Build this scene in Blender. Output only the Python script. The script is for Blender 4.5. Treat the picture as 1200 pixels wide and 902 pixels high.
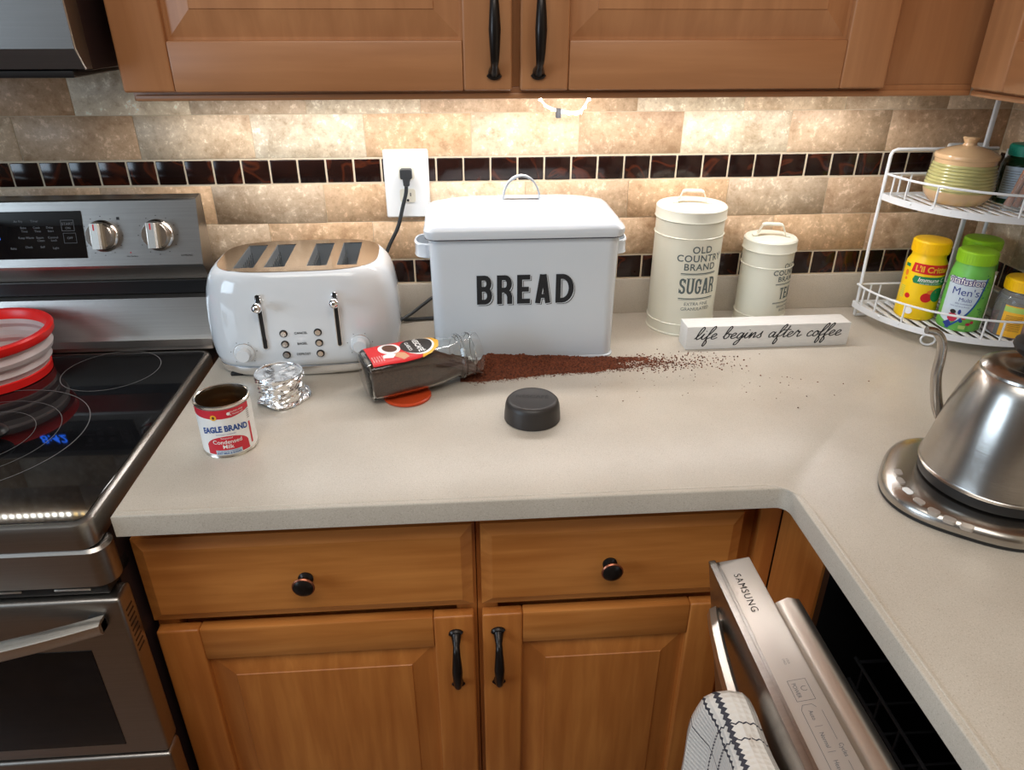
import bpy, bmesh, math, random
from math import sin, cos, pi, radians as R
from mathutils import Vector, Matrix, noise
for o in list(bpy.data.objects): bpy.data.objects.remove(o)
sc = bpy.context.scene
COL = sc.collection
random.seed(7)
# ------------------------------------------------------------ camera
cd = bpy.data.cameras.new('camera'); cam = bpy.data.objects.new('camera', cd); COL.objects.link(cam); sc.camera = cam
cd.sensor_width = 36; cd.lens = 839.93/1200*36; cd.clip_start = 0.02
_y, _p, _r = R(4.109), R(27.365), R(-0.041)
_f = Vector((sin(_y)*cos(_p), cos(_y)*cos(_p), -sin(_p))); _rt = Vector((cos(_y), -sin(_y), 0)); _dn = _f.cross(_rt)
_rr = cos(_r)*_rt+sin(_r)*_dn; _dd = -sin(_r)*_rt+cos(_r)*_dn
cam.matrix_world = Matrix(((_rr.x, -_dd.x, -_f.x, 0), (_rr.y, -_dd.y, -_f.y, -1.393), (_rr.z, -_dd.z, -_f.z, 1.468), (0, 0, 0, 1)))
# ------------------------------------------------------------ world, lights, exposure
w = bpy.data.worlds.new('world'); sc.world = w; w.use_nodes = True
w.node_tree.nodes['Background'].inputs[0].default_value = (0.70, 0.84, 1, 1); w.node_tree.nodes['Background'].inputs[1].default_value = 0.3
sc.view_settings.view_transform = 'Standard'; sc.view_settings.look = 'None'; sc.view_settings.gamma = 1; sc.view_settings.use_curve_mapping = False
sc.view_settings.exposure = 0.0
def area(name, loc, rot, sx, sy, power, col):
    l = bpy.data.lights.new(name, 'AREA'); l.shape = 'RECTANGLE'; l.size = sx; l.size_y = sy; l.energy = power; l.color = col
    o = bpy.data.objects.new(name, l); COL.objects.link(o); o.location = loc; o.rotation_euler = rot; return o
area('window_daylight', (-2.59, -2.0, 1.62), (0, R(-90), 0), 1.1, 1.5, 38, (0.66, 0.83, 1.0))
area('ceiling_lamp_light', (-0.1, -1.55, 2.41), (0, 0, 0), 1.4, 0.9, 18.5, (1.0, 0.95, 0.88))
area('under_cabinet_light', (0.15, -0.13, 1.354), (R(-4), 0, 0), 1.24, 0.03, 3.7, (1.0, 0.98, 0.96))

# ------------------------------------------------------------ material helpers
def S(r, g, b):
    f = lambda c: (c/255/12.92) if c/255 <= 0.04045 else ((c/255+0.055)/1.055)**2.4
    return (f(r), f(g), f(b), 1)
def newmat(name):
    m = bpy.data.materials.new(name); m.use_nodes = True
    return m, m.node_tree, m.node_tree.nodes['Principled BSDF']
def pm(name, col, rough=0.5, metal=0, var=0.0, vscale=20, bump=0.0, bscale=200, coat=0, trans=0, ior=1.45, emit=None, estr=0, alpha=1, aniso=None, spec=None, stretch=(1, 1, 1), sss=0):
    m, t, p = newmat(name)
    I = p.inputs
    I['Base Color'].default_value = col; I['Roughness'].default_value = rough; I['Metallic'].default_value = metal
    I['Coat Weight'].default_value = coat; I['Coat Roughness'].default_value = 0.05; I['Transmission Weight'].default_value = trans; I['IOR'].default_value = ior
    I['Alpha'].default_value = alpha
    if spec is not None: I['Specular IOR Level'].default_value = spec
    if sss: I['Subsurface Weight'].default_value = sss; I['Subsurface Radius'].default_value = (.01, .01, .01)
    if emit: I['Emission Color'].default_value = emit; I['Emission Strength'].default_value = estr
    if var or bump:
        tc = t.nodes.new('ShaderNodeTexCoord'); mp = t.nodes.new('ShaderNodeMapping'); mp.inputs['Scale'].default_value = stretch
        t.links.new(tc.outputs['Object'], mp.inputs['Vector'])
    if var:
        n = t.nodes.new('ShaderNodeTexNoise'); n.inputs['Scale'].default_value = vscale; n.inputs['Detail'].default_value = 4
        t.links.new(mp.outputs[0], n.inputs['Vector'])
        mr = t.nodes.new('ShaderNodeMapRange'); mr.inputs['From Min'].default_value = .3; mr.inputs['From Max'].default_value = .7
        mr.inputs['To Min'].default_value = 1-var; mr.inputs['To Max'].default_value = 1+var
        t.links.new(n.outputs['Fac'], mr.inputs['Value'])
        vm = t.nodes.new('ShaderNodeVectorMath'); vm.operation = 'SCALE'; vm.inputs[0].default_value = col[:3]
        t.links.new(mr.outputs[0], vm.inputs['Scale']); t.links.new(vm.outputs[0], I['Base Color'])
    if bump:
        n2 = t.nodes.new('ShaderNodeTexNoise'); n2.inputs['Scale'].default_value = bscale; n2.inputs['Detail'].default_value = 3
        t.links.new(mp.outputs[0], n2.inputs['Vector'])
        b = t.nodes.new('ShaderNodeBump'); b.inputs['Strength'].default_value = bump; b.inputs['Distance'].default_value = 0.001
        t.links.new(n2.outputs['Fac'], b.inputs['Height']); t.links.new(b.outputs[0], I['Normal'])
    return m
def ramp(t, fac, stops):
    r = t.nodes.new('ShaderNodeValToRGB'); e = r.color_ramp.elements
    e[0].position, e[0].color = stops[0]; e[1].position, e[1].color = stops[-1]
    for pos, c in stops[1:-1]:
        k = e.new(pos); k.color = c
    t.links.new(fac, r.inputs[0]); return r
def wood(name, stretch, a=(176, 112, 52), b=(202, 138, 72), seed=0):
    m, t, p = newmat(name)
    tc = t.nodes.new('ShaderNodeTexCoord'); mp = t.nodes.new('ShaderNodeMapping'); mp.inputs['Scale'].default_value = stretch; mp.inputs['Location'].default_value = (seed, seed, seed)
    t.links.new(tc.outputs['Object'], mp.inputs['Vector'])
    n = t.nodes.new('ShaderNodeTexNoise'); n.inputs['Scale'].default_value = 6; n.inputs['Detail'].default_value = 8; n.inputs['Distortion'].default_value = .4
    t.links.new(mp.outputs[0], n.inputs['Vector'])
    n2 = t.nodes.new('ShaderNodeTexNoise'); n2.inputs['Scale'].default_value = 3.5; n2.inputs['Detail'].default_value = 2
    t.links.new(tc.outputs['Object'], n2.inputs['Vector'])
    ad = t.nodes.new('ShaderNodeMix'); ad.inputs[0].default_value = .4
    t.links.new(n.outputs['Fac'], ad.inputs[2]); t.links.new(n2.outputs['Fac'], ad.inputs[3])
    r = ramp(t, ad.outputs[0], [(.33, S(*a)), (.5, S(*[(x+y)/2 for x, y in zip(a, b)])), (.66, S(*b))])
    t.links.new(r.outputs[0], p.inputs['Base Color'])
    p.inputs['Roughness'].default_value = .42; p.inputs['Coat Weight'].default_value = .12; p.inputs['Coat Roughness'].default_value = .25
    bp = t.nodes.new('ShaderNodeBump'); bp.inputs['Strength'].default_value = .08; bp.inputs['Distance'].default_value = .001
    t.links.new(n.outputs['Fac'], bp.inputs['Height']); t.links.new(bp.outputs[0], p.inputs['Normal'])
    return m
def travertine():
    m, t, p = newmat('travertine')
    oi = t.nodes.new('ShaderNodeObjectInfo'); tc = t.nodes.new('ShaderNodeTexCoord')
    ad = t.nodes.new('ShaderNodeVectorMath'); ad.operation = 'ADD'
    cx = t.nodes.new('ShaderNodeCombineXYZ'); mu = t.nodes.new('ShaderNodeMath'); mu.operation = 'MULTIPLY'; mu.inputs[1].default_value = 40
    t.links.new(oi.outputs['Random'], mu.inputs[0]); t.links.new(mu.outputs[0], cx.inputs[0]); t.links.new(mu.outputs[0], cx.inputs[1])
    t.links.new(tc.outputs['Object'], ad.inputs[0]); t.links.new(cx.outputs[0], ad.inputs[1])
    n = t.nodes.new('ShaderNodeTexNoise'); n.inputs['Scale'].default_value = 16; n.inputs['Detail'].default_value = 9; n.inputs['Roughness'].default_value = .7; n.inputs['Distortion'].default_value = .35
    n2 = t.nodes.new('ShaderNodeTexNoise'); n2.inputs['Scale'].default_value = 75; n2.inputs['Detail'].default_value = 8; n2.inputs['Roughness'].default_value = .75; n2.inputs['Distortion'].default_value = .15
    for q in (n, n2): t.links.new(ad.outputs[0], q.inputs['Vector'])
    r1 = ramp(t, n.outputs['Fac'], [(.34, (.72, .66, .60, 1)), (.48, (1, 1, 1, 1)), (.58, (1.1, 1.12, 1.14, 1)), (.68, (1.3, 1.36, 1.44, 1))])
    r2 = ramp(t, n2.outputs['Fac'], [(.34, (.78, .72, .66, 1)), (.46, (1, 1, 1, 1)), (.56, (1.06, 1.08, 1.1, 1)), (.62, (1.45, 1.58, 1.75, 1))])
    m1 = t.nodes.new('ShaderNodeVectorMath'); m1.operation = 'MULTIPLY'; m2 = t.nodes.new('ShaderNodeVectorMath'); m2.operation = 'MULTIPLY'
    t.links.new(oi.outputs['Color'], m1.inputs[0]); t.links.new(r1.outputs[0], m1.inputs[1]); t.links.new(m1.outputs[0], m2.inputs[0]); t.links.new(r2.outputs[0], m2.inputs[1])
    t.links.new(m2.outputs[0], p.inputs['Base Color']); p.inputs['Roughness'].default_value = .5
    b = t.nodes.new('ShaderNodeBump'); b.inputs['Strength'].default_value = .25; b.inputs['Distance'].default_value = .001
    t.links.new(n2.outputs['Fac'], b.inputs['Height']); t.links.new(b.outputs[0], p.inputs['Normal'])
    return m
def mosaic():
    m, t, p = newmat('dark_glass_tile')
    oi = t.nodes.new('ShaderNodeObjectInfo'); tc = t.nodes.new('ShaderNodeTexCoord')
    cx = t.nodes.new('ShaderNodeCombineXYZ'); mu = t.nodes.new('ShaderNodeMath'); mu.operation = 'MULTIPLY'; mu.inputs[1].default_value = 30
    t.links.new(oi.outputs['Random'], mu.inputs[0]); t.links.new(mu.outputs[0], cx.inputs[0])
    ad = t.nodes.new('ShaderNodeVectorMath'); ad.operation = 'ADD'; t.links.new(tc.outputs['Object'], ad.inputs[0]); t.links.new(cx.outputs[0], ad.inputs[1])
    n = t.nodes.new('ShaderNodeTexNoise'); n.inputs['Scale'].default_value = 12; n.inputs['Detail'].default_value = 1.5; n.inputs['Distortion'].default_value = 1.5
    t.links.new(ad.outputs[0], n.inputs['Vector'])
    r = ramp(t, n.outputs['Fac'], [(.3, S(24, 12, 10)), (.55, S(36, 18, 14)), (.60, S(74, 34, 20)), (.64, S(40, 20, 15)), (.8, S(28, 14, 12))])
    t.links.new(r.outputs[0], p.inputs['Base Color']); p.inputs['Roughness'].default_value = .16; p.inputs['Specular IOR Level'].default_value = .4
    return m
def quartz():
    m, t, p = newmat('quartz')
    tc = t.nodes.new('ShaderNodeTexCoord')
    n = t.nodes.new('ShaderNodeTexNoise'); n.inputs['Scale'].default_value = 700; n.inputs['Detail'].default_value = 3
    n2 = t.nodes.new('ShaderNodeTexNoise'); n2.inputs['Scale'].default_value = 9; n2.inputs['Detail'].default_value = 5
    for q in (n, n2): t.links.new(tc.outputs['Object'], q.inputs['Vector'])
    r = ramp(t, n.outputs['Fac'], [(.26, S(164, 152, 136)), (.40, S(194, 185, 171)), (.6, S(199, 190, 177)), (.75, S(212, 204, 193))])
    r2 = ramp(t, n2.outputs['Fac'], [(.35, (.94, .93, .92, 1)), (.65, (1.03, 1.03, 1.03, 1))])
    m2 = t.nodes.new('ShaderNodeVectorMath'); m2.operation = 'MULTIPLY'
    t.links.new(r.outputs[0], m2.inputs[0]); t.links.new(r2.outputs[0], m2.inputs[1]); t.links.new(m2.outputs[0], p.inputs['Base Color'])
    p.inputs['Roughness'].default_value = .32
    return m
M = {}
M['wood_v'] = wood('maple_vertical', (9, 9, .7), (166, 94, 38), (204, 130, 62)); M['wood_h'] = wood('maple_horizontal', (.7, 9, 9), (168, 98, 40), (206, 134, 66), seed=4)
M['wood_up'] = wood('maple_upper', (9, 9, .7), (164, 110, 70), (186, 130, 86), seed=9); M['wood_uph'] = wood('maple_upper_rail', (.7, 9, 9), (164, 110, 70), (186, 130, 86), seed=2)
M['trav'] = travertine(); M['mosaic'] = mosaic(); M['quartz'] = quartz()
M['grout'] = pm('grout', S(212, 196, 170), .9, bump=.3)
M['paint'] = pm('wall_paint', S(128, 108, 90), .8, var=.03); M['ceil'] = pm('ceiling_paint', S(232, 230, 225), .9, var=.02)
M['floor'] = wood('floor_wood', (.7, 8, 8), (92, 62, 40), (120, 84, 56), seed=3)
M['steel'] = pm('brushed_steel', (.40, .375, .35, 1), .30, 1, var=.05, vscale=6, bump=.12, bscale=30, stretch=(1, 40, 60))
M['steel_d'] = pm('dull_steel', (.27, .26, .25, 1), .42, 1, var=.04, vscale=6, bump=.08, bscale=30, stretch=(1, 40, 60))
M['steel_v'] = pm('brushed_steel_kettle', (.48, .45, .415, 1), .25, 1, var=.04, vscale=8, bump=.08, bscale=25, stretch=(2, 2, 60))
M['steel_l'] = pm('pale_steel', (.72, .68, .62, 1), .33, 1, var=.03, vscale=8, bump=.05, bscale=40, stretch=(60, 1, 60))
M['chrome'] = pm('chrome', (.85, .85, .86, 1), .06, 1)
M['chrome_b'] = pm('brushed_chrome', (.68, .62, .56, 1), .16, 1, bump=.1, bscale=60)
M['slotm'] = pm('slot_steel', (.34, .37, .40, 1), .35, .6, bump=.05); M['darkwire'] = pm('dark_wire', S(48, 48, 52), .5); M['tin'] = pm('tin', (.72, .70, .66, 1), .22, 1, bump=.05, bscale=100); M['tin_in'] = pm('tin_inside', (.42, .30, .18, 1), .3, 1)
M['blackglass'] = pm('black_ceramic_glass', (.006, .006, .007, 1), .04, var=.2, vscale=40, spec=.6)
M['black'] = pm('black_plastic', (.012, .012, .013, 1), .35, bump=.05); M['blackm'] = pm('matte_black', (.02, .018, .017, 1), .5, bump=.05)
M['darkbrown'] = pm('dark_brown_enamel', S(44, 32, 32), .3, bump=.03)
M['bronze'] = pm('oil_rubbed_bronze', (.022, .017, .015, 1), .28, .6, bump=.1, bscale=80); M['copper'] = pm('copper_edge', S(150, 92, 70), .3, .8)
M['ring'] = pm('printed_ring', S(120, 118, 118), .4)
M['blue'] = pm('blue_digits', (0, .02, .2, 1), .5, emit=(.02, .16, 1, 1), estr=5)
M['white_g'] = pm('white_enamel', S(226, 230, 234), .12, coat=.6, bump=.01); M['bin'] = pm('bin_enamel', S(212, 219, 226), .22, coat=.4, bump=.02, bscale=60)
M['navy'] = pm('dark_rim', S(28, 32, 48), .35); M['ink'] = pm('black_ink', S(34, 36, 40), .6, var=.25, vscale=500); M['inkg'] = pm('grey_green_ink', S(92, 104, 104), .6, var=.1, vscale=300)
M['cream'] = pm('cream_tin_paint', S(226, 224, 208), .35, coat=.15, bump=.02); M['white_p'] = pm('white_plastic', S(238, 240, 240), .3, bump=.01)
M['almond'] = pm('almond_plastic', S(228, 224, 208), .3); M['cordm'] = pm('cord_rubber', S(46, 48, 50), .45, bump=.05)
M['rack'] = pm('rack_enamel', S(228, 230, 232), .35, bump=.03, bscale=60)
M['whitewood'] = pm('whitewashed_wood', S(224, 222, 218), .6, var=.06, vscale=30, bump=.2, bscale=60, stretch=(2, 20, 20))
M['glass'] = pm('clear_glass', (.97, .98, .97, 1), .02, trans=1, ior=1.48); M['coffee'] = pm('instant_coffee', S(112, 58, 34), .85, var=.65, vscale=300, bump=1, bscale=500)
M['coffeei'] = pm('coffee_in_jar', S(86, 60, 46), .6, var=.3, vscale=250, bump=.5, bscale=300)
M['lid'] = pm('dark_plastic_lid', S(52, 48, 46), .42, bump=.06, bscale=300); M['lidt'] = pm('lid_emboss', S(30, 28, 28), .5)
M['orange'] = pm('orange_plastic', S(232, 84, 40), .35, trans=.25, bump=.02)
M['foil'] = pm('aluminium_foil', (.93, .93, .94, 1), .22, 1, bump=.2, bscale=170)
M['redrub'] = pm('red_silicone', S(232, 34, 30), .35, bump=.02); M['frost'] = pm('frosted_white_silicone', S(226, 214, 212), .4, trans=.35, bump=.02)
M['peach'] = pm('peach_glaze', S(222, 184, 140), .18, coat=.6, var=.07, vscale=30); M['green_gl'] = pm('green_glaze', S(190, 184, 124), .16, coat=.6, var=.15, vscale=40, stretch=(1, 1, 6))
M['yellow'] = pm('yellow_label', S(250, 206, 20), .35, var=.03, vscale=20); M['ycap'] = pm('yellow_cap', S(252, 200, 10), .4, bump=.03)
M['lime'] = pm('lime_cap', S(150, 205, 40), .4, bump=.05); M['lgreen'] = pm('green_label', S(112, 190, 84), .35, var=.1, vscale=40); M['paleb'] = pm('pale_blue_label', S(208, 226, 236), .35, var=.03)
M['tgreen'] = pm('teal_cap', S(22, 128, 104), .35); M['dgreen'] = pm('dark_green_bottle', S(26, 66, 40), .12, trans=.35)
M['clearp'] = pm('clear_plastic', (.93, .93, .92, 1), .06, trans=.85, ior=1.3); M['gummy'] = pm('gummies', S(190, 120, 110), .3, trans=.2, var=.5, vscale=60)
M['cinn'] = pm('cinnamon', S(178, 112, 74), .7, var=.2, vscale=50, stretch=(8, 8, 1))
for k, c in dict(red=(214, 32, 36), blue2=(34, 84, 160), dblue=(40, 60, 140), white=(242, 242, 240), dgr=(28, 132, 84), purple=(74, 52, 120), orange2=(240, 130, 40), berry=(190, 40, 70), gold=(240, 180, 50), brown=(92, 54, 36), dark=(30, 26, 26), greyt=(110, 110, 112), tan=(206, 150, 110), canred=(206, 44, 60), canblue=(34, 78, 150), lgr=(176, 210, 110), sky=(200, 214, 226), blk=(24, 24, 26)).items():
    M['p_'+k] = pm('print_'+k, S(*c), .4, var=.04, vscale=60)
M['ledw'] = pm('led_glow', (1, 1, 1, 1), .5, emit=(1, .97, .9, 1), estr=45); M['ledr'] = pm('led_ribbon', S(240, 236, 220), .5, emit=(1, .95, .85, 1), estr=3); M['ledy'] = pm('led_glow_warm', (1, .8, .4, 1), .5, emit=(1, .7, .3, 1), estr=14)
M['greyp'] = pm('grey_plastic', S(92, 92, 96), .5)
M['panel'] = pm('control_strip', S(188, 180, 172), .3, .5, bump=.02)
def towelmat():
    m, t, p = newmat('waffle_towel')
    tc = t.nodes.new('ShaderNodeTexCoord'); mp = t.nodes.new('ShaderNodeMapping'); t.links.new(tc.outputs['UV'], mp.inputs['Vector'])
    sp = t.nodes.new('ShaderNodeSeparateXYZ'); t.links.new(mp.outputs[0], sp.inputs[0])
    def stripe(out, centre, half, dash=None):
        a = t.nodes.new('ShaderNodeMath'); a.operation = 'COMPARE'; t.links.new(out, a.inputs[0]); a.inputs[1].default_value = centre; a.inputs[2].default_value = half
        return a.outputs[0]
    acc = None
    def zig(axis, out, amp):
        wv = t.nodes.new('ShaderNodeTexWave'); wv.inputs['Scale'].default_value = 14; wv.bands_direction = axis; wv.wave_profile = 'TRI'; t.links.new(mp.outputs[0], wv.inputs['Vector'])
        o2 = t.nodes.new('ShaderNodeMath'); o2.operation = 'MULTIPLY_ADD'; o2.inputs[1].default_value = amp; t.links.new(wv.outputs['Fac'], o2.inputs[0]); t.links.new(out, o2.inputs[2]); return o2.outputs[0]
    zv = zig('X', sp.outputs[1], .011); zu = zig('Y', sp.outputs[0], .007)
    for o_, c_, h_ in ((zv, .61, .009), (zv, .665, .009), (sp.outputs[1], .82, .003), (sp.outputs[1], .40, .003), (zu, .14, .003), (zu, .20, .003), (zu, .50, .003), (zu, .56, .003), (zu, .86, .003)):
        s_ = stripe(o_, c_, h_)
        if acc is None: acc = s_
        else:
            x = t.nodes.new('ShaderNodeMath'); x.operation = 'MAXIMUM'; t.links.new(acc, x.inputs[0]); t.links.new(s_, x.inputs[1]); acc = x.outputs[0]
    mx = t.nodes.new('ShaderNodeMix'); mx.data_type = 'RGBA'; mx.inputs[6].default_value = S(222, 214, 204); mx.inputs[7].default_value = S(60, 58, 66)
    t.links.new(acc, mx.inputs[0]); t.links.new(mx.outputs[2], p.inputs['Base Color']); p.inputs['Roughness'].default_value = .9
    ck = t.nodes.new('ShaderNodeTexVoronoi'); ck.inputs['Scale'].default_value = 45; ck.inputs['Randomness'].default_value = 0; t.links.new(mp.outputs[0], ck.inputs['Vector'])
    b = t.nodes.new('ShaderNodeBump'); b.inputs['Strength'].default_value = .8; b.inputs['Distance'].default_value = .002; t.links.new(ck.outputs['Distance'], b.inputs['Height']); t.links.new(b.outputs[0], p.inputs['Normal'])
    return m
M['towel'] = towelmat()

# ------------------------------------------------------------ mesh helpers
class G:
    def __init__(s): s.bm = bmesh.new()
    def _join(s, t, mat4=None):
        if mat4 is not None: t.transform(mat4)
        me = bpy.data.meshes.new('t'); t.to_mesh(me); t.free(); s.bm.from_mesh(me); bpy.data.meshes.remove(me); return s
    def box(s, x0, x1, y0, y1, z0, z1, bev=0, seg=2, mat4=None):
        t = bmesh.new(); bmesh.ops.create_cube(t, size=1)
        for v in t.verts: v.co = Vector(((x0+x1)/2+v.co.x*(x1-x0), (y0+y1)/2+v.co.y*(y1-y0), (z0+z1)/2+v.co.z*(z1-z0)))
        if bev: bmesh.ops.bevel(t, geom=list(t.edges), offset=bev, segments=seg, profile=.5, affect='EDGES')
        return s._join(t, mat4)
    def loft(s, loops, cap0=True, cap1=True, closed=True, mat4=None):
        t = bmesh.new(); V = [[t.verts.new(p) for p in l] for l in loops]; n = len(V[0])
        for a, b in zip(V[:-1], V[1:]):
            for i in range(n if closed else n-1):
                j = (i+1) % n; t.faces.new((a[i], a[j], b[j], b[i]))
        if cap0: t.faces.new(V[0][::-1])
        if cap1: t.faces.new(V[-1])
        bmesh.ops.recalc_face_normals(t, faces=t.faces)
        return s._join(t, mat4)
    def lathe(s, prof, seg=48, c=(0, 0, 0), mat4=None, fn=None):
        t = bmesh.new(); rows = []
        for r, z in prof:
            if r < 1e-6: rows.append([t.verts.new((c[0], c[1], c[2]+z))])
            else: rows.append([t.verts.new((c[0]+r*cos(2*pi*i/seg), c[1]+r*sin(2*pi*i/seg), c[2]+z)) for i in range(seg)])
        for a, b in zip(rows[:-1], rows[1:]):
            if len(a) == 1 and len(b) == 1: continue
            for i in range(seg):
                j = (i+1) % seg
                if len(a) == 1: t.faces.new((a[0], b[j], b[i]))
                elif len(b) == 1: t.faces.new((a[i], a[j], b[0]))
                else: t.faces.new((a[i], a[j], b[j], b[i]))
        if fn:
            for v in t.verts: fn(v)
        bmesh.ops.recalc_face_normals(t, faces=t.faces)
        return s._join(t, mat4)
    def tube(s, pts, r, seg=10, sm=0, closed=False, flat=1, mat4=None):
        pts = [Vector(p) for p in pts]
        rs = list(r) if hasattr(r, '__len__') else [r]*len(pts)
        if sm:
            pts, rs = smooth(pts, rs, sm, closed)
        n = len(pts); up = None; loops = []
        for i, p in enumerate(pts):
            a = pts[(i-1) % n] if (closed or i > 0) else p; b = pts[(i+1) % n] if (closed or i < n-1) else p
            d = (b-a).normalized()
            if up is None: up = Vector((0, 0, 1)) if abs(d.z) < .9 else Vector((0, 1, 0))
            sx = d.cross(up).normalized(); up = sx.cross(d).normalized()
            loops.append([p+rs[i]*(cos(2*pi*k/seg)*sx+flat*sin(2*pi*k/seg)*up) for k in range(seg)])
        if closed: loops.append(loops[0])
        return s.loft(loops, not closed, not closed, mat4=mat4)
    def build(s, name, mat, parent=None, smooth=True, loc=(0, 0, 0), rot=(0, 0, 0), ang=35, doubles=False):
        if doubles: bmesh.ops.remove_doubles(s.bm, verts=s.bm.verts, dist=1e-6)
        me = bpy.data.meshes.new(name); s.bm.to_mesh(me); s.bm.free()
        if smooth and len(me.polygons):
            me.polygons.foreach_set('use_smooth', [True]*len(me.polygons)); me.set_sharp_from_angle(angle=R(ang))
        me.materials.append(mat); o = bpy.data.objects.new(name, me); COL.objects.link(o); o.location = loc; o.rotation_euler = rot
        if parent: o.parent = parent
        return o
def smooth(pts, rs, k, closed=False):
    n = len(pts); out = []; ro = []
    rng = range(n if closed else n-1)
    for i in rng:
        g = (lambda j: pts[j % n]) if closed else (lambda j: pts[max(0, min(n-1, j))])
        p0, p1, p2, p3 = g(i-1), g(i), g(i+1), g(i+2); ra = rs[i]; rb = rs[(i+1) % n]
        for q in range(k):
            t = q/k; out.append(.5*((2*p1)+(p2-p0)*t+(2*p0-5*p1+4*p2-p3)*t*t+(3*p1-p0-3*p2+p3)*t**3)); ro.append(ra+(rb-ra)*t)
    if not closed: out.append(pts[-1]); ro.append(rs[-1])
    return out, ro
def rrect(hw, hd, r, seg=6, z=0, cx=0, cy=0):
    r = min(r, hw-1e-4, hd-1e-4); out = []
    for qx, qy, a0 in ((1, 1, 0), (-1, 1, 90), (-1, -1, 180), (1, -1, 270)):
        for k in range(seg+1):
            a = R(a0+90*k/seg); out.append(Vector((cx+qx*(hw-r)+r*cos(a), cy+qy*(hd-r)+r*sin(a), z)))
    return out
def prop(o, label=None, cat=None, group=None, kind=None):
    for k, v in (('label', label), ('category', cat), ('group', group), ('kind', kind)):
        if v: o[k] = v
    return o
def thing(name, label, cat, loc=(0, 0, 0), rz=0, group=None):
    o = bpy.data.objects.new(name, None); COL.objects.link(o); o.location = loc; o.rotation_euler = (0, 0, rz); o.empty_display_size = .05
    return prop(o, label, cat, group)
def frame(o, x, n, u=None):   # helper: matrix with local z -> n
    z = Vector(n).normalized(); u = Vector(u or (1, 0, 0)); y = z.cross(u).normalized(); x_ = y.cross(z)
    return Matrix(((x_.x, y.x, z.x, x[0]), (x_.y, y.y, z.y, x[1]), (x_.z, y.z, z.z, x[2]), (0, 0, 0, 1)))
FRONT = Matrix(((1, 0, 0, 0), (0, 0, -1, 0), (0, 1, 0, 0), (0, 0, 0, 1)))   # (u,v,n) -> x=u, z=v, y=-n
# 2-D polygons
def textpolys(s, size=1, bold=0, shear=0, sx=1, align='CENTER', spacing=1):
    c = bpy.data.curves.new('t', 'FONT'); c.body = s; c.size = size; c.offset = bold; c.shear = shear; c.align_x = align; c.align_y = 'CENTER'; c.space_character = spacing; c.resolution_u = 4; c.fill_mode = 'FRONT'
    o = bpy.data.objects.new('t', c); COL.objects.link(o); bpy.context.view_layer.update()
    me = bpy.data.meshes.new_from_object(o.evaluated_get(bpy.context.evaluated_depsgraph_get()))
    P = [[(me.vertices[i].co.x*sx, me.vertices[i].co.y) for i in f.vertices] for f in me.polygons]
    bpy.data.objects.remove(o); bpy.data.curves.remove(c); bpy.data.meshes.remove(me); return P
def ribbon(pts, w, sm=0, closed=False):
    P = [Vector((p[0], p[1], 0)) for p in pts]; ws = [w]*len(P)
    if sm: P, ws = smooth(P, ws, sm, closed)
    n = len(P); L = []; Q = []
    for i, p in enumerate(P):
        a = P[(i-1) % n] if (closed or i) else p; b = P[(i+1) % n] if (closed or i < n-1) else p
        d1 = (p-a).normalized() if (p-a).length > 0 else (b-p).normalized(); d2 = (b-p).normalized() if (b-p).length > 0 else d1
        d = (d1+d2).normalized(); nn = Vector((-d.y, d.x, 0)); k = 1/max(.5, nn.dot(Vector((-d1.y, d1.x, 0))))
        L.append(p+nn*w/2*k); Q.append(p-nn*w/2*k)
    out = []
    for i in range(n if closed else n-1):
        j = (i+1) % n; out.append([tuple(L[i][:2]), tuple(Q[i][:2]), tuple(Q[j][:2]), tuple(L[j][:2])])
    return out
def ell(cx, cy, a, b, n=28, rot=0): return [[(cx+a*cos(2*pi*i/n)*cos(rot)-b*sin(2*pi*i/n)*sin(rot), cy+a*cos(2*pi*i/n)*sin(rot)+b*sin(2*pi*i/n)*cos(rot)) for i in range(n)]]
def rect(x0, x1, y0, y1): return [[(x0, y0), (x1, y0), (x1, y1), (x0, y1)]]
def mv(polys, dx=0, dy=0, s=1, sx=None): sx = s if sx is None else sx; return [[(x*sx+dx, y*s+dy) for x, y in p] for p in polys]
def decal(name, polys, mat, mapf, parent, cell=None, label=None, flip=1):
    t = bmesh.new()
    for ip, p in enumerate(polys):
        try: t.faces.new([t.verts.new((x, y, (ip % 32)*3e-6)) for x, y in p])
        except Exception: pass
    for f in t.faces:
        f.normal_update()
        if f.normal.z < 0: f.normal_flip()
    if cell:
        for ax in ((0, 1) if isinstance(cell, tuple) else (0,)):
            cl = cell[ax] if isinstance(cell, tuple) else cell
            lo = min(v.co[ax] for v in t.verts); hi = max(v.co[ax] for v in t.verts); k = math.floor(lo/cl)+1
            while k*cl < hi:
                pc = Vector((0, 0, 0)); pc[ax] = k*cl+1e-7; pn = Vector((0, 0, 0)); pn[ax] = 1
                bmesh.ops.bisect_plane(t, geom=list(t.verts)+list(t.edges)+list(t.faces), plane_co=pc, plane_no=pn); k += 1
    for v in t.verts:
        u_, v_, h_ = v.co; p0 = Vector(mapf(u_, v_)); nn = (Vector(mapf(u_+1e-4, v_))-p0).cross(Vector(mapf(u_, v_+1e-4))-p0)
        if nn.length > 0: nn.normalize()
        v.co = p0+nn*h_*flip
    g = G(); g.bm.free(); g.bm = t
    o = g.build(name, mat, parent, smooth=True)
    if label: o['label'] = label
    return o
def cyl(r, a0, z0, e=.0004, cx=0, cy=0): return lambda u, v: (cx+(r+e)*sin(a0+u/r), cy-(r+e)*cos(a0+u/r), z0+v)
def flat(x, y, z, e=.0005): return lambda u, v: (x+u, y-e, z+v)
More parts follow.
